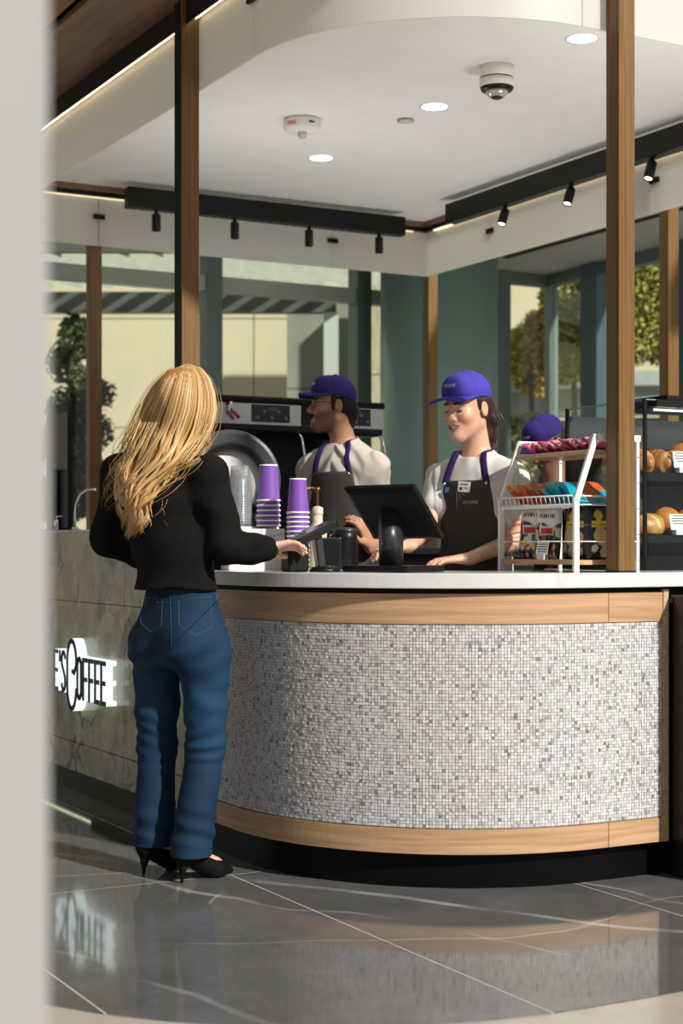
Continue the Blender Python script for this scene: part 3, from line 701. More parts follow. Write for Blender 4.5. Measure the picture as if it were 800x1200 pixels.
# ---- posts
def post(b, a, z0, z1, lab, w=0.072):
    t = thing('bronze_post', lab, 'post', K(b, a, z0), YAW)
    MB().b2((-w/2, -w/2, 0), (w/2, w/2, z1-z0)).build('shaft', POSTW, t, bevel=0.002)
    MB().b2((-w/2-.004, -w/2-.004, 0), (w/2+.004, w/2+.004, 0.006)).build('foot_plate', BLACK, t)
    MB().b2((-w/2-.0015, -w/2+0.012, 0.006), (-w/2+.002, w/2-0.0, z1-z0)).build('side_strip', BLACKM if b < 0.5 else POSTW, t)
def left_a(px, b): return right_a(px, b)
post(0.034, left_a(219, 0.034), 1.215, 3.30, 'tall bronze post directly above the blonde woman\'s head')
post(back_b(727, 0.036), 0.036, 1.05, 3.30, 'tall golden bronze post standing on the front counter', 0.068)
post(0.864, AE-0.008, 1.06, 3.30, 'thin dark post at the rear left of the kiosk')
post(BE-0.012, AE-0.012, 1.06, 3.30, 'dark brown post at the rear corner of the kiosk')
post(BE-0.008, 2.37, 1.06, 3.30, 'dark brown post at the right edge behind the pastry case')

# ---- front counter
A0C = RC+0.25; B1C = 1.204
ctr = kthing('front_counter', 'curved service counter faced with small grey mosaic between oak bands', 'counter')
MB().wall(arcpts(0.045, A0C, B1C+0.03), 0.0, 0.122, 0.06).build('toe_kick', mat('toe_kick_black', (0.003, 0.003, 0.003), 0.30, 0, 0.12), ctr)
MB().wall(arcpts(0.012, A0C, B1C), 0.12, 0.99, 0.05).build('carcass', BLACKM, ctr)
full = arcpts(0.0, A0C, B1C); LF = plen(full); cut = LF-(B1C-0.97)
for z0, z1 in ((0.12, 0.203), (0.882, 0.982)):
    for s0, s1 in ((0, cut-0.0015), (cut+0.0015, LF)):
        MB().wall(span(full, s0, s1), z0, z1, 0.014).build('oak_band', OAK, ctr)
MB().b2((B1C, -0.004, 0.12), (B1C+0.022, 0.05, 0.992)).build('oak_end_trim', OAKO, ctr)
# mosaic chips: real little tiles, too many to pick apart
mp_ = arcpts(0.006, A0C, B1C-0.004); LM = plen(mp_); PIT = 0.0108
ns, nz = int(LM/PIT), int((0.879-0.207)/PIT)
S = (np.arange(ns)+0.5)*LM/ns
P = np.array(mp_); Lc = np.concatenate([[0], np.cumsum(np.linalg.norm(np.diff(P, axis=0), axis=1))])
def at(s): return np.stack([np.interp(s, Lc, P[:, 0]), np.interp(s, Lc, P[:, 1])], -1)
hw = 0.0046
E0, E1 = at(S-hw), at(S+hw); T = E1-E0; T /= np.linalg.norm(T, axis=1)[:, None]; N = np.stack([T[:, 1], -T[:, 0]], 1)
Z = 0.207+(np.arange(nz)+0.5)*(0.879-0.207)/nz
tv = []; tcol = []
g = np.random.default_rng(5)
pal = np.array([(0.55, 0.54, 0.54), (0.62, 0.61, 0.61), (0.47, 0.455, 0.455), (0.35, 0.33, 0.335), (0.22, 0.20, 0.205), (0.52, 0.49, 0.49)])
pr = [0.30, 0.29, 0.20, 0.09, 0.03, 0.09]
for j in range(nz):
    out = 0.002+0.0022*g.random(ns)
    z0, z1 = Z[j]-hw, Z[j]+hw
    f0 = E0+N*out[:, None]; f1 = E1+N*out[:, None]
    st = lambda q, z: np.concatenate([q, np.full((ns, 1), z)], 1)
    tv.append(np.stack([st(f0, z0), st(f1, z0), st(f1, z1), st(f0, z1), st(E0, z0), st(E1, z0), st(E1, z1), st(E0, z1)], 1))
    c = pal[g.choice(len(pal), ns, p=pr)]*(0.9+0.2*g.random((ns, 1))); tcol.append(np.repeat(c[:, None], 8, 1))
tv = np.concatenate(tv).reshape(-1, 3); tcol = np.concatenate(tcol).reshape(-1, 3); nb = len(tv)//8
base = np.arange(nb)[:, None, None]*8; fq = np.array([(0,1,2,3), (0,4,5,1), (1,5,6,2), (2,6,7,3), (3,7,4,0)])[None]
mo = raw('mosaic_chips', tv, (base+fq).reshape(-1, 4), vcol('mosaic', 0.35, 0.5), ctr, tcol, False); mo['kind'] = 'stuff'
MB().wall(arcpts(0.0045, A0C, B1C), 0.205, 0.881, 0.012).build('mosaic_bed', mat('mosaic_grout', (0.30, 0.29, 0.29), 0.8), ctr)
# quartz slab
slab = kthing('counter_slab', 'thick white quartz slab on top of the curved counter', 'countertop')
outer = arcpts(-0.03, RC+0.5, 2.75, 48)
inner = [(2.75, 0.92), (1.36, 0.92), (1.36, 0.60)]+arcpts(0.60, RC+0.5, RC+0.02, 16)[::-1]
MB().poly(outer+inner, 1.0, 1.05).build('slab', QUARTZ, slab, bevel=0.003)
MB().wall(arcpts(0.02, RC+0.4, 1.2), 0.99, 1.0005, 0.3).build('shadow_gap', BLACKM, slab)
# supporting carcass under the straight right part and behind
und = kthing('counter_cabinet', 'black cabinet under the right end of the quartz slab', 'cabinet')
MB().b2((1.245, 0.03, 0.0), (2.7, 0.85, 0.985)).build('body', BLACKM, und)
MB().b2((1.25, 0.016, 0.15), (2.69, 0.03, 0.93)).build('door', BLACKP, und)
cool = kthing('drinks_cooler', 'black open cooler front projecting at the right edge of the counter', 'cooler')
MB().b2((1.236, -0.15, 0.0), (2.7, -0.012, 0.965)).build('body', mat('cooler_black', (0.010, 0.0105, 0.0115), 0.28), cool)
MB().b2((1.230, -0.15, 0.965), (2.7, -0.012, 0.972)).build('top_lip', mat('dark_steel', (0.10, 0.10, 0.10), 0.3, 0.8), cool)
MB().b2((1.232, -0.13, 0.18), (1.236, -0.04, 0.80)).build('side_panel', BLACKP, cool)

# ---- marble bar along the left side
MARB = marble('veined_marble', (0.19, 0.165, 0.10), (0.50, 0.44, 0.29), (0.04, 0.035, 0.03), 0.22, 3.2, 0.030, coord='Object', stretch=(1, 1.0, 0.8))
bar = kthing('marble_bar', 'dark-veined marble bar front with a raised ledge left of the customer', 'bar')
ends = [A0C+0.004, 2.02, 3.05, 4.02, AE]
for r, (z0, z1) in enumerate(((0.122, 0.250), (0.253, 0.888), (0.891, 1.205))):
    for p, q in zip(ends[:-1], ends[1:]):
        MB().b2((-0.004 if r == 0 else 0.0, p+.0015, z0), (0.022, q-.0015, z1)).build('marble_panel', MARB, bar)
MB().b2((0.022, A0C+0.002, 0.122), (0.06, AE, 1.19)).build('backing', BLACKM, bar)
MB().b2((0.06, A0C, 0.0), (0.12, AE, 0.122)).build('toe_kick', MATS['toe_kick_black'], bar)
# raised ledge: follows the curve, ends beside the card reader
ledge = kthing('raised_ledge', 'raised white marble ledge under the cup stacks', 'ledge')
LEDM = marble('white_marble', (0.66, 0.65, 0.62), (0.80, 0.79, 0.76), (0.30, 0.29, 0.28), 0.2, 4.0, 0.018, vfac=0.7)
pts = [(0.055, 1.085), (0.287, 1.085), (0.287, A0C-0.003), (0.055, A0C-0.003)]
MB().poly(pts, 1.05, 1.205).build('block', LEDM, ledge, bevel=0.003)
MB().poly([(0.024, A0C-0.001), (0.30, A0C-0.001), (0.30, AE-0.05), (0.024, AE-0.05)], 1.193, 1.2145).build('bar_top', LEDM, bar)
MB().b2((0.28, A0C+0.2, 1.05), (0.30, AE-0.05, 1.193)).build('ledge_riser', LEDM, bar)
MB().b2((0.30, RC+0.52, 1.0), (0.62, AE-0.05, 1.05)).build('work_surface', STEEL, bar)
MB().b2((0.30, RC+0.52, 0.0), (0.60, AE-0.05, 1.0)).build('cabinet', BLACKM, bar)
# under-bar glow strip
MB().b2((0.055, 2.6, 0.108), (0.0595, AE-0.1, 0.113)).build('led_strip', emis('plinth_led', (0.9, 0.95, 0.6), 2.5), bar)

# ---- sign letters, black faces on glowing acrylic
def strokes(ch):
    def arc(cx, cy, rx, ry, t0, t1, n=14): return [(cx+rx*math.cos(R(t0+(t1-t0)*i/n)), cy+ry*math.sin(R(t0+(t1-t0)*i/n))) for i in range(n+1)]
    if ch == 'E': return [[(0.36, 1), (0, 1), (0, 0), (0.36, 0)], [(0, 0.5), (0.32, 0.5)]]
    if ch == 'F': return [[(0.36, 1), (0, 1), (0, 0)], [(0, 0.5), (0.32, 0.5)]]
    if ch == 'O': return [arc(0.19, 0.82, 0.19, 0.18, 0, 180)+arc(0.19, 0.18, 0.19, 0.18, 180, 360)+[(0.38, 0.82)]]
    if ch == "'": return [[(0.02, 1.0), (0.0, 0.78)]]
    if ch == 'S': return [arc(0.18, 0.80, 0.18, 0.20, 20, 180, 10)+[(0.02, 0.68), (0.33, 0.36)]+arc(0.18, 0.2, 0.18, 0.20, 0, -160, 10)]
    if ch == 'C': return [[(0.42, 0.62), (0.56, 0.60), (0.70, 0.72)]+arc(0.36, 0.80, 0.36, 0.42, -2, 180, 16)+arc(0.36, 0.33, 0.36, 0.45, 180, 350, 16)]
def letter_mesh(ch, h, wd, z0, z1, xs=1.0):
    m = MB()
    for st in strokes(ch):
        P = [Vector((x*h*xs, y*h)) for x, y in st]
        for i in range(len(P)-1):
            d = (P[i+1]-P[i]); L = d.length; d.normalize(); n = Vector((-d.y, d.x)); e = wd*0.5
            p, q = P[i]-d*e*0.9, P[i+1]+d*e*0.9
            c = [p-n*e, q-n*e, q+n*e, p+n*e]
            m.add([(v.x, v.y, z) for z in (z0, z1) for v in c], [(3,2,1,0), (4,5,6,7), (0,1,5,4), (1,2,6,5), (2,3,7,6), (3,0,4,7)])
    return m
sgn = thing('wall_sign', "backlit COFFEE lettering mounted on the marble bar front", 'sign', K(0.0, left_a(137, 0.0), 0), YAW)
LGLOW = emis('acrylic_glow', (0.86, 1.0, 0.97), 1.1)
LFACE = mat('sign_face', (0.004, 0.004, 0.004), 0.4)
XS = 0.74
def put_letters(word, x, h, base, wd):
    for ch in word:
        adv = {'C': 0.74, "'": 0.20}.get(ch, 0.52)*0.86
        hh = h*1.32 if ch == 'C' else h; bb = base-(0.17*h if ch == 'C' else 0)
        for nm, z0, z1, mt_, ww in (('acrylic_side', 0.006, 0.052, LGLOW, wd*1.0), ('face', 0.052, 0.056, LFACE, wd)):
            m = letter_mesh(ch, hh, ww, z0, z1, XS)
            # sign plane: reading direction runs toward the customer (-a), out of the wall is -b
            m.v = [(-q[2], -(q[0]+x), bb+q[1]) for q in m.v]
            if nm == 'acrylic_side': top = m.build('letter', mt_, sgn)
            else: m.build('letter_face', mt_, top)
        x += adv*(h*1.0 if ch != 'C' else h*1.25)
HL = 0.170
wC = 0.86*(0.74*HL*1.25+0.52*HL*4)+0.36*HL*XS
put_letters('COFFEE', -wC, HL, 0.472, 0.020)
put_letters("E'S", -wC-HL*0.86*(0.52+0.20+0.52), HL, 0.490, 0.018)

# ---- rear counter under the espresso machine and low rear wall
BACKT = kthing('rear_worktop', 'dark rear worktop carrying the espresso machine', 'counter')
MB().b2((0.95, 2.75, 0.0), (2.2, 3.4, 1.10)).build('cabinet', BLACKM, BACKT)
MB().b2((0.93, 2.72, 1.10), (2.22, 3.42, 1.13)).build('worktop', mat('dark_stone', (0.03, 0.03, 0.03), 0.25), BACKT)
rw = kthing('rear_bar', 'low pale counter wall closing the rear of the kiosk', 'counter')
MB().b2((0.66, AE-0.3, 0.0), (BE, AE, 1.03)).build('front', STUCG, rw)
MB().b2((0.66, AE-0.32, 1.03), (BE+0.02, AE+0.02, 1.06)).build('top', QUARTZ, rw)
rw2 = kthing('side_bar', 'low pale counter wall along the right side of the kiosk', 'counter')
MB().b2((BE-0.3, 1.2, 0.0), (BE, AE-0.33, 1.03)).build('front', STUCG, rw2)
MB().b2((BE-0.32, 1.2, 1.03), (BE+0.02, AE-0.33, 1.06)).build('top', QUARTZ, rw2)

# ================================================================= THINGS ON AND BEHIND THE COUNTER
def kxy(px, Y):
    """kiosk coordinates of the spot seen at column px and distance Y"""
    d = np.array([(px-400)/FPX*Y, Y])-V0; return float(d @ BD), float(d @ AD)
# ---- paper cup stacks
PURP = mat('purple_paper', (0.19, 0.075, 0.40), 0.42, var=0.03)
RIMW = mat('cup_white', (0.80, 0.78, 0.76), 0.5, var=0.02)
def cup_mesh(h, rb, rt):
    """upside-down paper cup: mouth rim at z = 0, base on top"""
    body = MB().lathe([(rt, 0.006), (rb, h-0.006), (rb, h)], 28, cap=False).mesh('cup_body')
    rim = MB().lathe([(rt-0.003, 0.0), (rt+0.002, 0.0), (rt+0.0032, 0.003), (rt+0.002, 0.0065), (rt-0.003, 0.0065)], 28, cap=False).mesh('cup_rim')
    base = MB().lathe([(rb+0.0004, h-0.005), (rb+0.0006, h), (rb-0.002, h+0.0006), (rb-0.003, h-0.004), (0, h-0.004)], 28, cap=False).mesh('cup_base')
    for m, mt_ in ((body, PURP), (rim, RIMW), (base, RIMW)): m.materials.append(mt_)
    return body, rim, base
ORD = ['lowest', 'second', 'third', 'fourth', 'fifth', 'sixth', 'seventh', 'eighth', 'ninth', 'tenth', 'eleventh', 'twelfth', 'thirteenth']
def stack(px, Y, z, n, dz, h, rb, rt, lab, grp, topname):
    ms = cup_mesh(h, rb, rt); b, a = kxy(px, Y)
    for i in range(n):
        lb = topname if i == n-1 else lab % ORD[i]
        t = thing('paper_cup', lb, 'cup', K(b, a, z+i*dz), YAW+0.7*i, grp)
        for nm, m in zip(('body', 'rim', 'base'), ms):
            if nm == 'base' and i < n-1: continue
            o = bpy.data.objects.new(nm, m); COL.objects.link(o); o.parent = t
stack(314.5, 6.16, 1.215, 6, 0.0190, 0.139, 0.034, 0.0437, 'upside-down purple paper cup, %s from the bottom of the left stack', 'left purple cup stack', 'topmost upside-down purple cup of the taller left stack')
stack(349, 6.02, 1.051, 13, 0.0175, 0.130, 0.0315, 0.0405, 'upside-down purple paper cup, %s from the bottom behind the card reader', 'right purple cup stack', 'topmost upside-down purple cup of the stack behind the card reader')
# ---- clear plastic cups
CLEAR = glass('clear_plastic', (0.90, 0.91, 0.92), 0.12, 0.10, 0.10, (0.75, 0.77, 0.80))
mc = MB().lathe([(0.046, 0.0), (0.0475, 0.002), (0.046, 0.004), (0.0445, 0.004), (0.043, 0.03), (0.0425, 0.034), (0.034, 0.115), (0.0, 0.115)], 24, cap=False).mesh('clear_cup'); mc.materials.append(CLEAR)
b, a = kxy(281, 6.16)
for i in range(13):
    t = bpy.data.objects.new('plastic_cup', mc); COL.objects.link(t); t.location = K(b, a, 1.2155+i*0.0095); t.rotation_euler = (0, 0, 0.5*i)
    prop(t, 'clear plastic cup, %s from the bottom of the see-through stack' % ORD[i] if i < 12 else 'topmost clear plastic cup of the see-through stack', 'cup', 'clear plastic cup stack')

# ---- card reader on its stand
DGREY = mat('charcoal_plastic', (0.022, 0.023, 0.024), 0.35)
cr = thing('card_reader', 'black card payment terminal tilted on a stand before the customer', 'payment terminal', (*W(366, 0, 5.66)[:2], 1.051), R(18))
MB().lathe([(0.055, 0.0), (0.055, 0.006), (0.045, 0.016), (0.022, 0.022), (0.0, 0.022)], 36).build('foot', BLACKP, cr, loc=(0.045, 0.0, 0))
MB().box((0.022, 0.0, 0.075), (0.028, 0.05, 0.13), ry=R(-8)).build('stem', DGREY, cr, bevel=0.006)
MB().box((-0.062, 0.005, 0.050), (0.075, 0.10, 0.10)).build('power_block', BLACKM, cr, bevel=0.008)
Mt = Matrix.Rotation(R(-26), 3, 'Y')
MB().rbox((-0.012, 0.0, 0.125), (0.205, 0.105, 0.026), 0.016, M=Mt).build('reader_body', BLACKP, cr, bevel=0.004)
sc_ = Mt @ Vector((0.005, 0, 0.0142)); MB().rbox(Vector((-0.012, 0, 0.125))+sc_, (0.155, 0.086, 0.002), 0.004, M=Mt).build('screen', mat('screen_glass', (0.05, 0.052, 0.04), 0.12), cr)
sc_ = Mt @ Vector((-0.086, 0, 0.0145)); MB().rbox(Vector((-0.012, 0, 0.125))+sc_, (0.024, 0.08, 0.004), 0.004, M=Mt).build('keypad', DGREY, cr)

# ---- point of sale monitor seen from behind
pos = thing('register_screen', 'black register monitor seen from behind on a wide dark base', 'monitor', (*W(458, 0, 5.66)[:2], 1.051), 0)
d = np.array([0.66, 0.75, 0]); wv = np.array([0.75, -0.66, 0])
rzp = math.atan2(wv[1], wv[0])
MB().rbox((0.01, 0.0, 0.011), (0.30, 0.21, 0.022), 0.012).build('base', BLACKP, pos, rz=rzp, bevel=0.003)
# column: oblong tube cut on the slope of the screen
cm = MB(); seg = 28; P = []
for k in range(seg):
    t = 2*math.pi*k/seg; P.append((0.048*math.cos(t), 0.034*math.sin(t)))
cm.add([(x, y, 0.020) for x, y in P]+[(x, y, 0.175-y*1.35) for x, y in P], [tuple(range(seg))[::-1], tuple(range(seg, 2*seg))]+[(k, (k+1) % seg, seg+(k+1) % seg, seg+k) for k in range(seg)], True)
cm.build('column', DGREY, pos, rz=rzp)
TL, TR, BR_, BL = W(402, 572, 5.72), W(484, 570, 5.50), W(519, 633, 5.63), W(438, 632, 5.85)
q = [np.array(p) for p in (TL, TR, BR_, BL)]; BR_ = q[1]+(q[3]-q[0])*0.985; q[2] = BR_
nrm = unit(np.cross(q[1]-q[0], q[3]-q[0])); nrm = nrm*(1 if nrm[1] < 0 else -1)
org = np.array([*W(458, 0, 5.66)[:2], 1.051])
sb = MB()
cen = sum(q)/4
vs = [tuple(p-org) for p in q]+[tuple(cen+(p-cen)*1.0-nrm*0.016-org) for p in q]+[tuple(cen+(p-cen)*0.82+nrm*0.014-org) for p in q]
sb.add(vs, [(4,5,6,7), (0,1,5,4), (1,2,6,5), (2,3,7,6), (3,0,4,7), (8,11,10,9), (0,8,9,1), (1,9,10,2), (2,10,11,3), (3,11,8,0)])
sb.build('housing', BLACKM, pos, bevel=0.004)
sb2 = MB(); sb2.add([tuple(cen+(p-cen)*0.95-nrm*0.0168-org) for p in q]+[tuple(cen+(p-cen)*0.95-nrm*0.018-org) for p in q], [(0,1,2,3), (7,6,5,4), (0,4,5,1), (1,5,6,2), (2,6,7,3), (3,7,4,0)]).build('screen', emis('lit_screen', (0.9, 0.95, 1.0), 0.8), pos)

# ---- espresso machine on the rear worktop
b0, a0 = kxy(347, 7.9)
em = thing('espresso_machine', 'wide black and steel espresso machine behind the male barista', 'coffee machine', K(b0, a0+0.05, 1.131), YAW)
MW = 0.46
MB().b2((-MW, 0.10, 0.0), (MW, 0.55, 0.14)).build('drip_base', BLACKP, em, bevel=0.008)
MB().b2((-MW, -0.12, 0.05), (MW, 0.12, 0.10)).build('drip_tray', mat('dark_grate', (0.06, 0.06, 0.06), 0.35, 0.8), em)
MB().b2((-MW+0.02, 0.16, 0.14), (MW-0.02, 0.52, 0.58)).build('back_body', BLACKP, em)
MB().b2((-MW, -0.10, 0.555), (MW, 0.55, 0.60)).build('hood', BLACKP, em, bevel=0.01)
MB().b2((-MW, -0.12, 0.69), (MW, 0.52, 0.72)).build('top_tray', BLACKM, em, bevel=0.006)
for x0, x1 in ((-MW, 0.0), (0.16, MW)):
    pnl = MB().b2((x0+0.005, -0.105, 0.585), (x1, -0.05, 0.70)).build('control_panel', STEEL, em, bevel=0.006)
    xm = x0+0.30 if x0 < 0 else x0+0.14
    wd = 0.105 if x0 < 0 else 0.09
    dsp = MB().b2((xm-wd, -0.112, 0.602), (xm+wd*0.9, -0.104, 0.685)).build('display', mat('display_black', (0.010, 0.013, 0.022), 0.2), pnl)
    for i in range(5):
        MB().lathe([(0.009, 0), (0.008, 0.003), (0, 0.003)], 14, (xm-wd*0.75+i*wd*0.36, -0.112, 0.622+(0.03 if i % 2 else 0)), Matrix.Rotation(R(90), 3, 'X')).build('button', mat('button_grey', (0.13, 0.15, 0.18), 0.3), pnl)
    MB().b2((xm-0.03, -0.1135, 0.655), (xm+0.03, -0.1115, 0.675)).build('readout', mat('readout', (0.05, 0.06, 0.07), 0.2), pnl)
MB().b2((0.0, -0.09, 0.585), (0.16, -0.03, 0.70)).build('centre_panel', BLACKP, em)
for x in (-0.22, 0.26):
    gh = MB().lathe([(0.036, 0.0), (0.036, -0.05), (0.030, -0.075), (0.0, -0.075)], 24, (x, 0.02, 0.555)).build('group_head', CHROME, em)
    pf = MB().lathe([(0.034, -0.075), (0.030, -0.11), (0.0, -0.112)], 24, (x, 0.02, 0.555)); pf.tube([(x, -0.01, 0.468), (x, -0.10, 0.462), (x+0.01, -0.20, 0.448)], 0.013, 10)
    pf.build('portafilter', BLACKP, em)
    sp = MB(); sp.tube([(x, 0.0, 0.445), (x-0.016, 0.0, 0.43), (x-0.018, 0.0, 0.405)], 0.006, 8); sp.tube([(x, 0.0, 0.445), (x+0.016, 0.0, 0.43), (x+0.018, 0.0, 0.405)], 0.006, 8)
    sp.build('spout', CHROME, em)
for x in (-0.40, -0.02, 0.43):
    MB().tube([(x, -0.08, 0.58), (x+0.01, -0.13, 0.53), (x+0.02, -0.15, 0.42), (x+0.02, -0.15, 0.32)], 0.006, 8).build('steam_wand', CHROME, em)
lv = MB().lathe([(0.012, 0), (0.012, 0.05), (0.009, 0.052)], 14, (-0.385, -0.125, 0.64)).build('steam_knob', CHROME, em)
MB().tube([(-0.375, -0.13, 0.645), (-0.36, -0.135, 0.63), (-0.345, -0.137, 0.615)], 0.009, 10).build('red_lever', mat('red_plastic', (0.42, 0.03, 0.02), 0.35), em)
for x in (-0.40, 0.40):
    for y in (0.14, 0.48): pass
# jugs and bottles by the machine
def lathe_thing(name, lab, cat, px, Y, z, parts, grp=None):
    b, a = kxy(px, Y); t = thing(name, lab, cat, K(b, a, z), YAW, grp)
    for nm, prof, mt_ in parts: MB().lathe(prof, 28, cap=False).build(nm, mt_, t)
    return t
CREAM = mat('cream_ceramic', (0.58, 0.50, 0.36), 0.35)
t = lathe_thing('syrup_pump_bottle', 'cream bottle with a dark pump head right of the purple cups', 'bottle', 372, 6.32, 1.051,
            [('body', [(0, 0), (0.040, 0.0), (0.042, 0.01), (0.041, 0.12), (0.030, 0.165), (0.020, 0.185), (0.020, 0.215), (0, 0.215)], CREAM),
             ('collar', [(0.022, 0.213), (0.022, 0.238), (0.010, 0.245), (0.0, 0.245)], CREAM),
             ('pump_stem', [(0.006, 0.243), (0.006, 0.300), (0.010, 0.302), (0.010, 0.318), (0, 0.32)], mat('copper_brown', (0.20, 0.09, 0.05), 0.3, 0.7))])
MB().tube([(0, 0, 0.312), (-0.03, 0, 0.314), (-0.06, -0.005, 0.310), (-0.075, -0.006, 0.298)], 0.006, 8).build('spout', MATS['copper_brown'], t)
b, a = kxy(404, 6.30)
t = thing('black_pitcher', 'black plastic pitcher with loop handle between cups and register', 'pitcher', K(b, a, 1.051), YAW+R(10))
MB().lathe([(0, 0), (0.050, 0.0), (0.054, 0.008), (0.048, 0.12), (0.050, 0.150), (0.046, 0.150), (0.044, 0.12), (0.046, 0.02), (0, 0.012)], 32, cap=False).build('jug', BLACKP, t)
MB().tube([(-0.048, 0, 0.135), (-0.078, 0, 0.130), (-0.086, 0, 0.09), (-0.078, 0, 0.045), (-0.050, 0, 0.030)], 0.008, 10, flat=1.4).build('handle', BLACKP, t)
MB().lathe([(0.049, 0.150), (0.047, 0.158), (0.0, 0.162)], 32, cap=False).build('lid', DGREY, t)
b, a = kxy(386, 6.05)
t = thing('tablet_stand', 'dark blue-black box between card reader and pitcher', 'box', K(b, a, 1.051), YAW+R(-20))
MB().rbox((0, 0, 0.060), (0.085, 0.06, 0.12), 0.008).build('case', mat('blue_black', (0.008, 0.012, 0.020), 0.25), t, bevel=0.003)
MB().rbox((0, -0.031, 0.06), (0.07, 0.003, 0.10), 0.001).build('front_panel', BLACKP, t)
# grinder arch: dark shroud with a pale round panel, beside the woman's shoulder
b, a = kxy(268, 6.9)
gr = thing('coffee_grinder', 'dark arched brewer with a pale round face beside the woman\'s shoulder', 'coffee machine', K(b, a, 1.051), R(8))
GDK = mat('shroud_grey', (0.045, 0.048, 0.052), 0.42)
zc = 0.365
def arch(r0, r1, y0, y1, t0=-35, t1=215, n=40):
    m = MB(); vs = []
    for i in range(n+1):
        t = R(t0+(t1-t0)*i/n); c, s_ = math.cos(t), math.sin(t)
        vs += [(r0*c, y0, zc+r0*s_), (r1*c, y0, zc+r1*s_), (r1*c, y1, zc+r1*s_), (r0*c, y1, zc+r0*s_)]
    fs = [(4*i+k, 4*i+(k+1) % 4, 4*i+4+(k+1) % 4, 4*i+4+k) for i in range(n) for k in range(4)]+[(0,1,2,3), (4*n+3, 4*n+2, 4*n+1, 4*n)]
    return m.add(vs, fs)
arch(0.145, 0.215, -0.09, 0.16, -40, 220).build('shroud', GDK, gr, bevel=0.02)
arch(0.132, 0.148, -0.10, -0.02).build('inner_rim', BLACKP, gr)
MB().lathe([(0.0, 0), (0.136, 0), (0.136, 0.05), (0, 0.05)], 48, (0, -0.02, zc), Matrix.Rotation(R(90), 3, 'X')).build('round_panel', WHITEM, gr)
MB().rbox((0, 0.03, 0.115), (0.24, 0.20, 0.23), 0.03).build('base', BLACKP, gr)
MB().lathe([(0.0, 0.02), (0.012, 0.018), (0.014, 0.0), (0.010, -0.012), (0, -0.014)], 20, (0.115, -0.125, 0.205), cap=False).build('orange_knob', mat('orange_knob', (0.65, 0.13, 0.02), 0.35), gr)
MB().cyl((0.115, -0.125, 0.02), (0.115, -0.125, 0.195), 0.010).build('copper_pipe', MATS['copper_brown'], gr)
MB().lathe([(0.0, 0.012), (0.010, 0.010), (0.012, 0.0), (0.010, -0.010), (0, -0.012)], 16, (0.19, -0.10, 0.35), cap=False).build('white_knob', WHITEM, gr)

# ---- left end of the bar: screen and water tap
a = left_a(74, 0.22)
t = thing('menu_display', 'tall dark screen standing on the marble bar at the far left', 'screen', K(0.20, a, 1.2155), YAW+R(90))
MB().rbox((0.0, 0.0, 0.30), (0.34, 0.03, 0.58), 0.006).build('screen', BLACKP, t, bevel=0.004)
MB().rbox((0.0, 0.0, 0.005), (0.26, 0.14, 0.01), 0.01).build('foot', DGREY, t)
MB().rbox((0.0, 0.03, 0.16), (0.06, 0.03, 0.30), 0.008).build('bracket', DGREY, t)
a = left_a(88, 0.09)
t = thing('water_tap', 'slim chrome gooseneck tap on the marble bar', 'tap', K(0.09, a, 1.2155), 0)
MB().tube([(0, 0, 0), (0, 0, 0.08), (0.004, 0, 0.12), (0.022, 0, 0.165), (0.05, 0, 0.188), (0.085, 0, 0.192), (0.10, 0, 0.188)], 0.0055, 10).build('spout', CHROME, t)
MB().lathe([(0.016, 0), (0.015, 0.012), (0.008, 0.02)], 20).build('flange', CHROME, t)
t = thing('soap_bottle', 'small steel dispenser at the far left of the marble bar', 'dispenser', K(0.12, left_a(66, 0.12), 1.2155), 0)
MB().lathe([(0, 0), (0.012, 0), (0.012, 0.05), (0.008, 0.055), (0, 0.06)], 16, cap=False).build('body', CHROME, t)
MB().tube([(0, 0, 0.055), (0, 0, 0.07), (0.03, 0, 0.072)], 0.004, 8).build('nozzle', CHROME, t)

# ---- snack rack (front faces down the counter, side frames run along b)
RB, RA = 0.900, 0.090
rk_ = thing('snack_rack', 'white metal snack rack with oak shelves beside the bronze post', 'rack', K(RB, RA, 1.051), YAW)
RWD, RDP, RH = 0.47, 0.276, 0.465          # width along a, depth along b, height
def bar_(m, p, q, w_=0.018, t_=0.012):
    p = Vector(p); q = Vector(q); d_ = q-p; c = (p+q)/2; M = Matrix.Rotation(-math.atan2(d_.z, d_.x), 3, 'Y')
    m.box(c, (d_.length+0.012, t_, w_), M=M)
for y in (0.008, RWD-0.008):
    fr_ = MB(); bar_(fr_, (0.006, y, 0.0), (0.006, y, 0.250), 0.022); bar_(fr_, (0.006, y, 0.245), (0.088, y, RH), 0.022); bar_(fr_, (0.085, y, RH), (RDP, y, RH), 0.022); bar_(fr_, (RDP-0.006, y, 0.0), (RDP-0.006, y, RH), 0.013)
    side = fr_.build('side_frame', WHITEM, rk_, bevel=0.0015)
    for z in (0.04, 0.13, 0.22, 0.31, 0.40):
        MB().lathe([(0, -0.008), (0.004, -0.007), (0.004, 0)], 10, (RDP-0.006, y, z), Matrix.Rotation(R(-90), 3, 'X'), cap=False).build('screw', STEEL, side)
for z, x0 in ((0.033, 0.0), (0.415, 0.066)):
    MB().b2((x0, 0.016, z-0.008), (RDP-0.012, RWD-0.016, z+0.008)).build('oak_shelf', OAKO, rk_)
bk_ = MB()
for z, x0 in ((0.232, -0.012), (0.262, -0.02)):
    bk_.tube([(RDP-0.02, 0.02, z), (x0, 0.02, z), (x0, RWD-0.02, z), (RDP-0.02, RWD-0.02, z)], 0.0028, 6)
for i in range(17):
    y = 0.02+(RWD-0.04)*i/16; bk_.tube([(-0.02, y, 0.262), (-0.012, y, 0.232), (RDP-0.02, y, 0.230)], 0.0018, 6)
bk_.build('wire_basket', WHITEM, rk_)
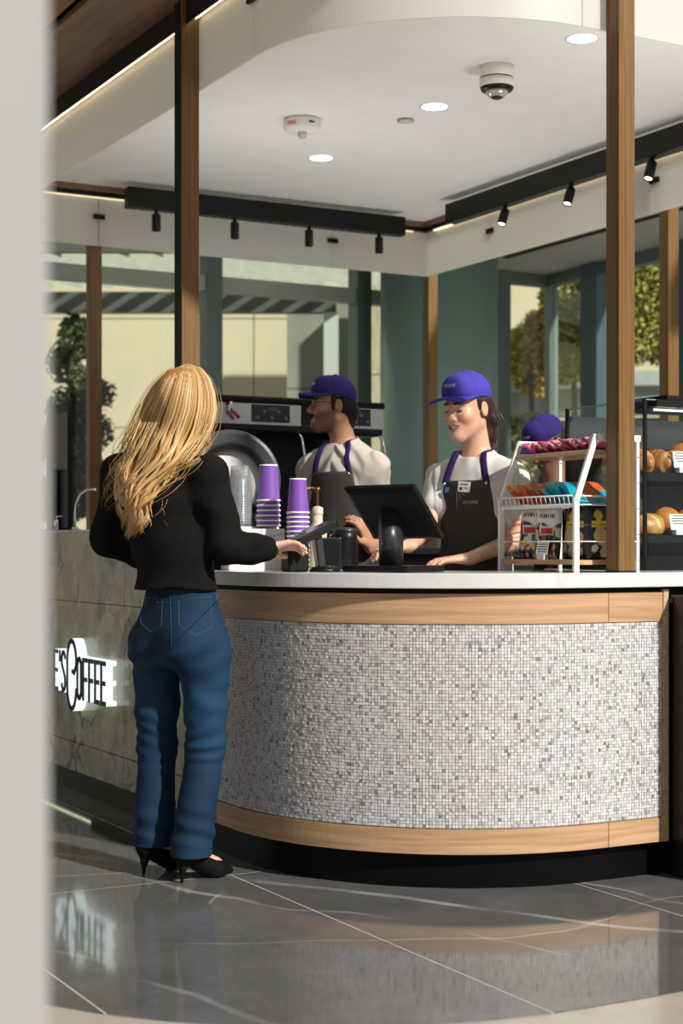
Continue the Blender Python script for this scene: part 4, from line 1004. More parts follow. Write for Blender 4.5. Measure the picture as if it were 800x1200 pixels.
MB().b2((-0.002, 0.016, 0.222), (0.012, RWD-0.016, 0.236)).build('front_rail', WHITEM, rk_)
MB().tube([(-0.004, 0.0, 0.105), (-0.004, RWD, 0.105)], 0.0022, 6).build('retaining_wire', WHITEM, rk_)
MB().tube([(0.0, 0.002, 0.105), (RDP, 0.002, 0.105)], 0.0022, 6).build('retaining_wire', WHITEM, rk_)

def pouch(w_, h_, d_, seed, nx=14, ny=18, crumple=0.004):
    """sealed pillow bag standing in its x-z plane, base at z = 0; returns vertices, quads and per-vertex (u, v, side)"""
    g_ = np.random.default_rng(seed); ph = g_.random(6)*6.28
    V = []; UVS = []
    for s in (-1, 1):
        for j in range(ny+1):
            for i in range(nx+1):
                u, v = i/nx, j/ny; e = (1-(2*u-1)**4)*(1-(2*v-1)**6); e = max(e, 0)**0.75
                pin = 1-0.10*math.sin(math.pi*v)*0-0.06*(abs(2*v-1)**3)
                x = (u-0.5)*w_*(1-0.10*e*abs(2*u-1))*pin; z = v*h_
                y = s*(d_*0.5*e+0.0006)+crumple*e*(math.sin(9*u+5*v+ph[0])+math.sin(13*v-6*u+ph[1])+0.7*math.sin(17*u+ph[2])*math.sin(15*v+ph[3]))*0.6
                V.append((x, y, z)); UVS.append((u, v, s))
    F = []; n1 = (nx+1)*(ny+1)
    for s in (0, 1):
        for j in range(ny):
            for i in range(nx):
                a_ = s*n1+j*(nx+1)+i; q_ = (a_, a_+1, a_+nx+2, a_+nx+1); F.append(q_ if s == 0 else q_[::-1])
    ring = [i for i in range(nx+1)]+[j*(nx+1)+nx for j in range(1, ny+1)]+[ny*(nx+1)+i for i in range(nx-1, -1, -1)]+[j*(nx+1) for j in range(ny-1, 0, -1)]
    for k in range(len(ring)): p_, q_ = ring[k], ring[(k+1) % len(ring)]; F.append((q_, p_, n1+p_, n1+q_))
    return np.array(V), np.array(F), np.array(UVS)
FOIL = vcol('foil_print', 0.28, 0.5)
def bag(name, lab, cat, kb, ka, z, size, seed, paint, yaw, pitch=0.0, grp=None, n=(14, 18)):
    V, F, U = pouch(*size, seed, *n); g_ = np.random.default_rng(seed+99)
    C = paint(U, g_)
    Mx = np.array(Matrix.Rotation(pitch, 3, 'X')); V = V @ Mx.T; V[:, 2] -= V[:, 2].min()
    o = raw(name, V, F, FOIL, None, C, True, K(kb, ka, z), yaw); prop(o, lab, cat, grp); return o
def cells(U, g_, cols, n, thr=None):
    c = g_.random((n, 2)); k = g_.integers(0, len(cols), n); d2 = ((U[:, None, :2]-c[None])**2).sum(-1); return np.array(cols)[k[np.argmin(d2, 1)]]
def p_mono(cols, n=10):
    def f(U, g_): return cells(U, g_, cols, n)*(0.85+0.3*g_.random((len(U), 1)))
    return f
PINK = [(0.42, 0.02, 0.06), (0.55, 0.04, 0.12), (0.30, 0.01, 0.04), (0.62, 0.16, 0.22), (0.38, 0.01, 0.05)]
NTH = ['nearest the front upright', 'second from the front upright', 'third from the front upright', 'fourth from the front upright', 'fifth from the front upright', 'sixth from the front upright', 'seventh from the front upright', 'eighth from the front upright', 'farthest from the front upright']
for i in range(9):
    bag('candy_packet', 'shiny crimson packet on the top shelf, '+NTH[i], 'snack packet', RB+0.150+0.008*math.sin(3*i), RA+0.030+0.043*i, 1.051+0.425, (0.115+0.01*(i % 2), 0.085, 0.016), 300+i, p_mono(PINK, 14), YAW+R(7*math.sin(5*i)), R(-60-3*(i % 3)), 'crimson packets on the top shelf', (12, 12))
kinds = [('turquoise', [(0.0, 0.30, 0.42), (0.01, 0.36, 0.50), (0.0, 0.24, 0.38), (0.55, 0.10, 0.03), (0.02, 0.38, 0.46)])]*4+[('brown-orange', [(0.45, 0.17, 0.04), (0.52, 0.24, 0.07), (0.36, 0.10, 0.03)])]*2+[('red-orange', [(0.62, 0.09, 0.02), (0.70, 0.16, 0.03), (0.55, 0.04, 0.02), (0.72, 0.30, 0.05)])]*3
for i, (nm, cols) in enumerate(kinds):
    bag('snack_packet', nm+' packet leaning in the wire basket, '+NTH[i], 'snack packet', RB+0.105+0.006*math.sin(4*i), RA+0.030+0.041*i, 1.051+0.236, (0.185, 0.125, 0.022), 340+i, p_mono(cols, 9), YAW+R(5*math.sin(7*i)), R(-54), nm+' packets in the basket', (12, 14))
FRUIT = [(0.02, 0.25, 0.03), (0.55, 0.02, 0.02), (0.75, 0.55, 0.02), (0.02, 0.10, 0.45), (0.01, 0.01, 0.01), (0.01, 0.01, 0.01), (0.01, 0.01, 0.01), (0.6, 0.6, 0.5)]
def p_fruit(U, g_):
    C = cells(U, g_, FRUIT, 90); u, v = U[:, 0], U[:, 1]
    C[v > 0.66+0.05*np.sin(7*u)] = (0.78, 0.78, 0.74)
    C[(v > 0.78) & (v < 0.86) & (np.abs(np.sin(u*38)) > 0.55) & (u > 0.2) & (u < 0.85)] = (0.03, 0.03, 0.03)
    C[(v > 0.45) & (v < 0.62) & (u > 0.22) & (u < 0.78)] = (0.62, 0.62, 0.60)
    C[(v > 0.475) & (v < 0.595) & (u > 0.27) & (u < 0.73)] = (0.50, 0.015, 0.02)
    return C
def p_chips(U, g_):
    C = np.tile(np.array((0.012, 0.012, 0.012)), (len(U), 1)); u, v = U[:, 0], U[:, 1]
    for cx, cy, r_, c in ((0.35, 0.42, 0.20, (0.62, 0.40, 0.16)), (0.68, 0.36, 0.16, (0.68, 0.46, 0.22)), (0.42, 0.14, 0.13, (0.50, 0.36, 0.24)), (0.75, 0.15, 0.09, (0.6, 0.58, 0.5)), (0.30, 0.80, 0.12, (0.55, 0.40, 0.03)), (0.7, 0.82, 0.1, (0.10, 0.16, 0.03)), (0.15, 0.2, 0.08, (0.5, 0.48, 0.4))):
        C[(u-cx)**2+(v-cy)**2*1.3 < r_*r_] = c
    C[(v > 0.585) & (v < 0.70) & (u > 0.1) & (u < 0.92)] = (0.72, 0.52, 0.02)
    C[np.abs(v-0.64)+0.0*u < 0.012] = (0.2, 0.12, 0.01)
    return C
YB = YAW-R(90)                              # bag fronts look down the counter (toward -b)
bag('snack_bag', 'white topped black fruit snack bag at the left of the bottom shelf', 'snack bag', RB+0.075, RA+0.355, 1.051+0.042, (0.165, 0.195, 0.050), 511, p_fruit, YB+R(8), R(-7), None, (44, 52))
bag('snack_bag', 'white topped fruit snack bag leaning beside the price card', 'snack bag', RB+0.062, RA+0.252, 1.051+0.042, (0.10, 0.188, 0.034), 517, p_fruit, YB+R(30), R(-6), None, (44, 52))
bag('chip_bag', 'black and yellow chip bag between price card and rack upright', 'snack bag', RB+0.115, RA+0.150, 1.051+0.042, (0.145, 0.190, 0.045), 523, p_chips, YB+R(5), R(-8), None, (44, 52))
bag('chip_bag', 'black and yellow chip bag at the right end of the bottom shelf', 'snack bag', RB+0.150, RA+0.036, 1.051+0.042, (0.165, 0.19, 0.04), 529, p_chips, YAW+R(3), R(-6), None, (44, 52))
def card(lab, loc, rz, w_=0.05, h_=0.045, tilt=-12, lines=5, legs=True):
    t = thing('price_card', lab, 'price card', loc, rz)
    M = Matrix.Rotation(R(tilt), 3, 'X'); zb = 0.018 if legs else 0.0
    MB().box((0, 0, zb+h_/2), (w_, 0.0015, h_), M=M).build('card', mat('card_white', (0.80, 0.80, 0.78), 0.5, var=0.01), t)
    for i in range(lines):
        z = h_*(0.40-0.17*i); l_ = w_*(0.70 if i in (0, lines-1) else 0.84)
        c = M @ Vector((0, -0.0012, z)); MB().box((c.x, c.y, zb+h_/2+c.z), (l_, 0.0006, h_*0.055), M=M).build('text_line', mat('ink', (0.03, 0.03, 0.03), 0.6), t)
    if legs: MB().b2((-w_*0.3, -0.012, 0), (w_*0.3, 0.012, 0.020)).build('clip', mat('clear_clip', (0.6, 0.62, 0.62), 0.2), t)
    return t
card('white price card standing on the bottom shelf of the snack rack', K(RB+0.018, RA+0.22, 1.051+0.041), YB+R(12), 0.056, 0.050)

# ---- pastry case
PB, PA = 1.375, 0.30
pcase = thing('pastry_case', 'glass pastry display case with black shelves at the right end of the counter', 'display case', K(PB, PA, 1.051), YAW)
PW, PD, PH = 1.20, 0.50, 0.63
MB().b2((0, 0, 0.0), (PW, PD, 0.055)).build('base', BLACKP, pcase)
MB().b2((0.045, -0.006, PH-0.028), (PW, PD*0.55, PH)).build('top', BLACKP, pcase)
MB().b2((0.0, 0.0, PH-0.004), (0.045, PD, PH)).build('glass_top_edge', mat('glass_edge', (0.10, 0.35, 0.31), 0.1), pcase)
for y in (0.012, PD-0.012): MB().b2((-0.003, y-0.006, 0.055), (0.009, y+0.006, PH)).build('corner_post', BLACKP, pcase)
MB().b2((0.0, 0.02, 0.055), (0.006, PD-0.02, PH-0.004)).build('side_glass', CASEG, pcase)
MB().b2((0.012, 0.0, 0.055), (PW, 0.006, PH-0.028)).build('front_glass', CASEG, pcase)
for z in (0.130, 0.362):
    MB().b2((0.012, 0.02, z-0.030), (PW, PD-0.04, z)).build('shelf', BLACKP, pcase)
MB().b2((0.05, 0.012, PH-0.040), (PW, 0.020, PH-0.034)).build('lamp_strip', emis('case_lamp', (1, 0.96, 0.9), 5.0), pcase)
MB().b2((0.012, PD-0.012, 0.055), (PW, PD, PH-0.03)).build('rear_door', mat('rear_door_glass', (0.035, 0.042, 0.042), 0.2), pcase)
for x in (0.16, 0.26): MB().lathe([(0, 0.006), (0.008, 0.005), (0.008, 0)], 14, (x, PD-0.012, 0.27), Matrix.Rotation(R(90), 3, 'X')).build('knob', BLACKM, pcase)
CR_ = vcol('baked_crust', 0.42, 0.4, 0.3, 90)
def lump(name, lab, cat, loc, rz, r, seed, kind, grp):
    n, m = 20, 30; V = []; C = []; g_ = np.random.default_rng(seed); ph = g_.random(5)*6.28
    for i in range(n+1):
        th = math.pi*i/n
        for j in range(m):
            p_ = 2*math.pi*j/m; x, y, z = math.sin(th)*math.cos(p_), math.sin(th)*math.sin(p_), math.cos(th)
            rr = 1+0.03*math.sin(3*p_+ph[0])*math.sin(2*th)
            if kind == 'croissant': rr *= 1+0.09*math.cos(6.5*x*3.14*0.9+ph[1])*math.sin(th); bend = 0.16*x*x
            else: bend = 0.0
            V.append((x*rr*r[0], (y*rr-bend)*r[1], max(z*rr, -0.62)*r[2]))
            top = 0.5+0.5*z; s = 0.5+0.5*math.sin(11*x+7*y+ph[2])*math.sin(9*y-5*z+ph[3])
            if kind == 'bagel': c = np.array((0.55, 0.27, 0.07))*(0.75+0.4*s); c = np.array((0.72, 0.52, 0.28)) if (s > 0.72 and top > 0.35) else c
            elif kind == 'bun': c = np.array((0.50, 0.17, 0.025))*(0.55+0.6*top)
            else: c = np.array((0.50, 0.20, 0.045))*(0.6+0.55*(0.5+0.5*math.cos(6.5*x*3.14*0.9+ph[1]+0.5)))
            C.append(c)
    V = np.array(V); V[:, 2] -= V[:, 2].min()
    F = [(i*m+j, (i+1)*m+j, (i+1)*m+(j+1) % m, i*m+(j+1) % m) for i in range(n) for j in range(m)]
    o = raw(name, V, np.array(F), CR_, None, np.array(C), True, loc, rz); prop(o, lab, cat, grp); return o
for i, (x, y) in enumerate(((0.052, 0.085), (0.135, 0.085), (0.218, 0.085), (0.052, 0.235), (0.135, 0.235), (0.218, 0.235))):
    lump('croissant', 'golden ridged croissant on the upper shelf, %s' % ('front row' if y < 0.1 else 'second row'), 'croissant', K(PB+x, PA+y+0.02, 1.051+0.363), YAW+R(84+6*(i % 3)), (0.070, 0.040, 0.056), 600+i, 'croissant', 'croissants on the upper shelf')
lump('brioche_loaf', 'round brown loaf at the upper right behind the price card', 'bread', K(PB+0.345, PA+0.17, 1.051+0.363), YAW, (0.085, 0.07, 0.085), 620, 'bun', None)
for i, (x, y) in enumerate(((0.080, 0.085), (0.085, 0.21))):
    lump('seeded_bagel', ('seeded bagel at the front left of the lower shelf', 'pale bagel behind the seeded one on the lower shelf')[i], 'bagel', K(PB+x, PA+y, 1.051+0.131), YAW+0.4*i, (0.068, 0.055, 0.050), 630+i, 'bagel', 'bagels on the lower shelf')
for i, (x, y) in enumerate(((0.215, 0.15), (0.345, 0.17), (0.475, 0.12))):
    lump('glazed_bun', ('glossy orange-brown bun behind the lower price card', 'glossy bun to the right behind the lower price card', 'glossy bun at the frame edge on the lower shelf')[i], 'bun', K(PB+x, PA+y, 1.051+0.131), YAW+0.4*i, (0.064, 0.060, 0.066), 640+i, 'bun', 'buns on the lower shelf')
card('white price card in front of the croissants on the upper shelf', K(PB+0.195, PA+0.022, 1.051+0.363), YAW, 0.10, 0.062, -10, 4)
card('white price card in front of the buns on the lower shelf', K(PB+0.180, PA+0.022, 1.051+0.131), YAW, 0.10, 0.060, -10, 4)
# ---- fill lamps added to brighten the kiosk ceiling, set on tops out of view
def added_fill(lab, loc, lx, ly, energy):
    t = thing('added_fill', lab, 'added lamp', loc, YAW)
    m = MB(); m.b2((-lx/2, -ly/2, 0), (lx/2, ly/2, 0.006))
    for lo, hi in (((-lx/2, -ly/2, 0), (lx/2, -ly/2+0.006, 0.02)), ((-lx/2, ly/2-0.006, 0), (lx/2, ly/2, 0.02)), ((-lx/2, -ly/2, 0), (-lx/2+0.006, ly/2, 0.02)), ((lx/2-0.006, -ly/2, 0), (lx/2, ly/2, 0.02))): m.b2(lo, hi)
    m.build('tray', BLACKM, t)
    l = bpy.data.lights.new('added_fill_lamp', 'AREA'); l.shape = 'RECTANGLE'; l.size = lx-0.02; l.size_y = ly-0.02; l.energy = energy; l.color = (1.0, 0.975, 0.94)
    o = bpy.data.objects.new('added_fill_lamp', l); COL.objects.link(o); o.parent = t; o.location = (0, 0, 0.012); o.rotation_euler = (R(180), 0, 0)
added_fill('added fill light tray on top of the pastry case', K(PB+0.62, PA+0.14, 1.051+PH+0.001), 1.0, 0.22, 13.0)
added_fill('added fill light tray on top of the espresso machine', tuple(np.array(K(b0, a0+0.05, 1.131+0.722))+np.append(0.22*AD, 0)), 0.80, 0.30, 6.5)
added_fill('added fill light tray on the low wall at the right of the kiosk', K(BE-0.16, 3.3, 1.061), 0.20, 1.4, 13.0)

# ================================================================= PEOPLE
SKIN = vcol('skin', 0.45, 0.4, 0.08, 300, sss=0.12)
CLOTHV = vcol('cloth_tint', 0.85, 0.2, 0.25, 500, sheen=0.2)
HAIRM = vcol('hair', 0.55, 0.25)
def fabric(name, col, rough=0.85, bs=500, bump=0.25, var=0.06, scale=14): return mat(name, col, rough, 0, 0.12, var, scale, bump, bs)
class Frame:
    """local axes: x = the person's right, y = forward, z = up"""
    def __init__(s, c, fwd, up=(0, 0, 1), k=1.0):
        s.c = np.asarray(c, float); s.f = unit(fwd); u = np.asarray(up, float); s.u = unit(u-s.f*(u @ s.f)); s.r = np.cross(s.f, s.u); s.k = k
        s.M = np.stack([s.r, s.f, s.u])
    def w(s, p): return s.c+s.k*(np.asarray(p, float) @ s.M)
    def l(s, P): return ((np.asarray(P)-s.c) @ s.M.T)/s.k
def head_prims(S, H, fem=True):
    k = H.k; w_ = H.w; M = H.M
    S.ell(w_((0, -0.012, 0.030)), np.array((0.074, 0.094, 0.088))*k, M, k=0.0)
    S.ell(w_((0, 0.030, -0.035)), np.array((0.059 if fem else 0.062, 0.064, 0.078))*k, M, k=0.035)
    j = 0.041 if fem else 0.056
    S.cap(w_((-j, -0.005, -0.060)), w_((0, 0.066, -0.098)), 0.020*k, 0.022*k, 0.03); S.cap(w_((j, -0.005, -0.060)), w_((0, 0.066, -0.098)), 0.020*k, 0.022*k, 0.03)
    S.ell(w_((0, 0.078, -0.098)), np.array((0.020, 0.016, 0.016))*k, M, k=0.018)
    for s in (-1, 1):
        S.ell(w_((s*0.039, 0.060, -0.026)), np.array((0.025, 0.026, 0.024))*k, M, k=0.02)            # cheek
        S.ell(w_((s*0.031, 0.092, 0.006)), np.array((0.017, 0.014, 0.011))*k, M, k=0.012, op='s')    # eye socket
        S.ell(w_((s*0.031, 0.0735, 0.004)), np.array((0.0135, 0.0125, 0.0115))*k, M, k=0.003)         # lid over the eyeball
        S.cap(w_((s*0.014, 0.088, 0.021)), w_((s*0.048, 0.073, 0.020)), 0.008*k, 0.006*k, 0.012)      # brow
        S.ell(w_((s*0.0125, 0.098, -0.034)), np.array((0.0085, 0.010, 0.0075))*k, M, k=0.006)        # nostril wing
        S.ell(w_((s*0.076, -0.012, -0.008)), np.array((0.008, 0.019, 0.031))*k, M, k=0.006)          # ear
        S.ell(w_((s*0.084, -0.006, -0.004)), np.array((0.006, 0.010, 0.017))*k, M, k=0.004, op='s')
    S.cap(w_((0, 0.086, 0.012)), w_((0, 0.109, -0.026)), 0.0075*k, 0.0105*k, 0.012)                   # nose
    S.cap(w_((0, 0.109, -0.028)), w_((0, 0.100, -0.037)), 0.0095*k, 0.007*k, 0.006)
    S.ell(w_((0, 0.082, -0.062)), np.array((0.028, 0.016, 0.020))*k, M, k=0.015)                      # mouth mound
    xs = np.linspace(-0.0285, 0.0285, 9)
    def zm(x): return -0.0660+10.0*x*x
    def yl(x): return 0.0905-13.0*x*x
    for a_, b_ in zip(xs[:-1], xs[1:]):
        hu = lambda x: 0.0080*(1-(x/0.033)**2)
        S.cap(w_((a_, yl(a_), zm(a_)+hu(a_))), w_((b_, yl(b_), zm(b_)+hu(b_))), 0.0038*k, None, 0.004)
        S.cap(w_((a_, yl(a_)-0.001, zm(a_)-hu(a_)*1.15)), w_((b_, yl(b_)-0.001, zm(b_)-hu(b_)*1.15)), 0.0046*k, None, 0.004)
    def cutm(P):
        L = H.l(P); x, y, z = L[..., 0], L[..., 1], L[..., 2]
        return np.maximum.reduce([np.abs(z-zm(x))-0.0064*(1-(x/0.028)**2), 0.084-13*x*x-y, np.abs(x)-0.028])*k
    c0 = w_((0, 0.092, -0.062)); S.p.append((cutm, c0-0.034*k, c0+0.034*k, 0.002, 's'))
def hand_prims(S, w0, d, n, t, curl=(0.5, 0.6, 0.5), k=1.0, spread=0.05, thumb=0.5):
    """wrist w0, finger direction d, palm normal n (the way the palm faces), t toward the thumb"""
    d = unit(d); n = unit(np.asarray(n)-d*(np.asarray(n) @ d)); t = np.asarray(t, float); t = t-d*(t @ d)-n*(t @ n); t = unit(t); w0 = np.asarray(w0, float)
    S.cap(w0-d*0.01, w0+d*0.03*k, 0.026*k, 0.030*k, 0.02, flat=(n, 0.62))
    for o in (-0.022, 0.0, 0.022): S.cap(w0+d*0.02*k+t*o*0.7*k, w0+d*0.082*k+t*o*k, 0.020*k, 0.0165*k, 0.012, flat=(n, 0.72))
    for i, (o, L) in enumerate(((0.030, 0.066), (0.0105, 0.076), (-0.0105, 0.070), (-0.029, 0.054))):
        p = w0+d*(0.088-0.006*(i == 3))*k+t*o*k; a = 0.0; dd = unit(d+t*o*spread*30)
        for j, (fr, rr) in enumerate(((0.45, 0.0092), (0.32, 0.0083), (0.23, 0.0074))):
            a += curl[j]; v = dd*math.cos(a)+n*math.sin(a); q = p+v*L*fr*k
            S.cap(p, q, rr*k, (rr-0.0008)*k, 0.004); p = q
    p = w0+d*0.022*k+t*0.026*k; v = unit(d*0.62+t*0.72+n*0.35*thumb); q = p+v*0.040*k; S.cap(p, q, 0.0145*k, 0.0115*k, 0.014)
    v2 = unit(d*0.85+t*0.30+n*0.55*thumb); q2 = q+v2*0.030*k; S.cap(q, q2, 0.0108*k, 0.0098*k, 0.005); S.cap(q2, q2+unit(d*0.95+n*0.5*thumb)*0.022*k, 0.0096*k, 0.0080*k, 0.004)
def skin_cols(V, H, base, lips, brow, extra=None):
    L = H.l(V); C = np.tile(np.array(base, float), (len(V), 1)); near = (np.linalg.norm(L, axis=1) < 0.17)
    def put(m, c): C[near & m] = c
    x, y, z = L[:, 0], L[:, 1], L[:, 2]
    blush = np.exp(-(((np.abs(x)-0.040)/0.022)**2+((z+0.032)/0.02)**2))*(y > 0.03)*near
    C *= 1-blush[:, None]*np.array((0.0, 0.16, 0.16))
    zc_ = z+0.0660-10.0*x*x
    put((y > 0.070) & (np.abs(x) < 0.031) & (np.abs(zc_+0.001) < 0.0135*(1-(x/0.034)**2)), lips)
    put((y < 0.0885-13*x*x) & (y > 0.06) & (np.abs(x) < 0.028) & (np.abs(zc_) < 0.0066*(1-(x/0.028)**2)), (0.10, 0.03, 0.03))
    put((y > 0.060) & (np.abs(x) > 0.012) & (np.abs(x) < 0.047) & (np.abs(z-0.0235+0.12*(np.abs(x)-0.03)) < 0.0042), brow)
    if extra: extra(L, C, near)
    return C
def face_bits(root, H, kk, look_down, iris, base):
    """teeth, lashes and (for open eyes) eyeballs as small meshes of their own"""
    tm = MB(); n = 12
    def tz(x): return -0.0660+10.0*x*x
    X = [0.0255*(2*i/n-1) for i in range(n+1)]
    up = [H.w((x, 0.0893-13*x*x, tz(x)+0.0066*(1-(x/0.028)**2))) for x in X]; lo = [H.w((x, 0.0885-13*x*x, tz(x)-0.0040*(1-(x/0.028)**2))) for x in X]
    P = tolocal(np.array(up+lo), root); tm.add(P, [(i, i+1, n+2+i, n+1+i) for i in range(n)], True)
    tm.build('teeth', mat('teeth', (0.80, 0.76, 0.70), 0.25, var=0.01), root)
    for s in (-1, 1):
        if not look_down:
            c = tolocal(np.array([H.w((s*0.031, 0.0752, 0.004))]), root)[0]
            e = MB().lathe([(0.0115*kk*math.sin(t), 0.0115*kk*math.cos(t)) for t in np.linspace(0, math.pi, 12)], 16, c, cap=False).build('eyeball', mat('eye_white', (0.72, 0.70, 0.67), 0.15), root)
            p = H.w((s*0.030, 0.0868, 0.003)); p = tolocal(np.array([p]), root)[0]
            MB().lathe([(0.0052*math.sin(t), 0.0052*math.cos(t)) for t in np.linspace(0, math.pi, 8)], 12, p, cap=False).build('iris', mat('iris_dark', iris, 0.1), root)
        z0 = -0.003 if look_down else 0.0105
        pts = [H.w((s*(0.031+0.0125*u), 0.0868-0.006*u*u-0.004*max(0, u), z0-(0.0028*(1-u*u) if look_down else -0.003*(1-u*u)))) for u in np.linspace(-1, 1, 9)]
        MB().tube(tolocal(np.array(pts), root), 0.0023, 6, taper=[0.5, .8, 1, 1, 1, 1, 1, .9, .6]).build('eyelashes', mat('lash', (0.012, 0.008, 0.006), 0.6), root)
def cap_hat(root, H, tint, text=True):
    S = SDF(0.0028); w_ = H.w; M = H.M; k = H.k
    S.ell(w_((0, -0.012, 0.046)), np.array((0.0835, 0.103, 0.095))*k, M, k=0)
    S.ell(w_((0, 0.048, 0.078)), np.array((0.060, 0.045, 0.052))*k, M, k=0.03)
    def cut(P, F):
        L = H.l(P); d = 0.040-L[..., 2]+0.16*L[..., 1]
        F = np.maximum(F, d*k)
        # six shallow panel seams
        th = np.arctan2(L[..., 0], L[..., 1]+0.01); s = np.abs(((th/(math.pi/3)+0.5) % 1)-0.5)*math.pi/3*np.hypot(L[..., 0], L[..., 1]+0.01)
        return F+np.where(s < 0.003, 0.0012, 0.0)
    S.fn(cut)
    S.ell(w_((0, -0.012, 0.1405)), np.array((0.009, 0.009, 0.005))*k, M, k=0.004)
    S.run(); V, F = S.mesh(); V = tolocal(V, root)
    crown = raw('cap', V, F, tint, root); 
    # brim: a curved leaf
    bm_ = MB(); nx, ny = 18, 10; vs = []
    for s in (0, 1):
        for j in range(ny+1):
            for i in range(nx+1):
                u = 2*i/nx-1; v = j/ny
                xx = 0.079*math.sin(u*math.pi/2*0.985); y0 = 0.088*math.sqrt(max(0, 1-(xx/0.082)**2))-0.012; y1 = 0.088+0.068*math.sqrt(max(0, 1-(u*0.985)**2))-0.005*0
                y1 = max(y0+0.004, y1 if abs(u) < 0.985 else y0+0.004); yy = y0+(y1-y0)*v
                zz = 0.058-0.10*(yy-0.08)-2.9*xx*xx*(0.8+0.3*v)
                vs.append(H.w((xx, yy, zz-(0.0045 if s == 0 else 0))))
    n1 = (nx+1)*(ny+1); fs = []
    for j in range(ny):
        for i in range(nx):
            a_ = j*(nx+1)+i; fs += [(a_, a_+nx+1, a_+nx+2, a_+1), (n1+a_, n1+a_+1, n1+a_+nx+2, n1+a_+nx+1)]
    for i in range(nx): fs += [(ny*(nx+1)+i, ny*(nx+1)+i+1, n1+ny*(nx+1)+i+1, n1+ny*(nx+1)+i), (i+1, i, n1+i, n1+i+1)]
    for j in range(ny): fs += [(j*(nx+1), (j+1)*(nx+1), n1+(j+1)*(nx+1), n1+j*(nx+1)), ((j+1)*(nx+1)+nx, j*(nx+1)+nx, n1+j*(nx+1)+nx, n1+(j+1)*(nx+1)+nx)]
    bm_.add(tolocal(np.array(vs), root), fs, True); bm_.build('brim', tint, crown)
    if text:
        tmh = text_mesh('iiii\u2019s COFFEE'.upper(), 0.0165, 0.62, 0.0004)
        for v in tmh.vertices:
            xx, zz = -v.co.x, 0.094+v.co.y
            yy = 0.13
            p = S.project(H.w((xx, 0.16, zz)), -H.f, 0.0005+max(0, v.co.z), 0.12)
            v.co = Vector(tolocal(np.array([p]), root)[0])
        tmh.materials.append(mat('white_stitch', (0.80, 0.80, 0.85), 0.6)); o = bpy.data.objects.new('lettering', tmh); COL.objects.link(o); o.parent = crown
    return crown
def torso_prims(S, T, g, d):
    """T: frame at the pelvis; g: extra thickness; d: sizes"""
    w_ = T.w; M = T.M
    S.ell(w_((0, 0.0, d['chest_z'])), np.array((d['cw'], d['cd'], 0.185))+g, M, k=0)
    S.ell(w_((0, 0.005, d['chest_z']-0.20)), np.array((d['ww'], d['wd'], 0.19))+g, M, k=0.06)
    S.ell(w_((0, -0.005, 0.02)), np.array((d['hw'], d['hd'], 0.15))+g, M, k=0.06)
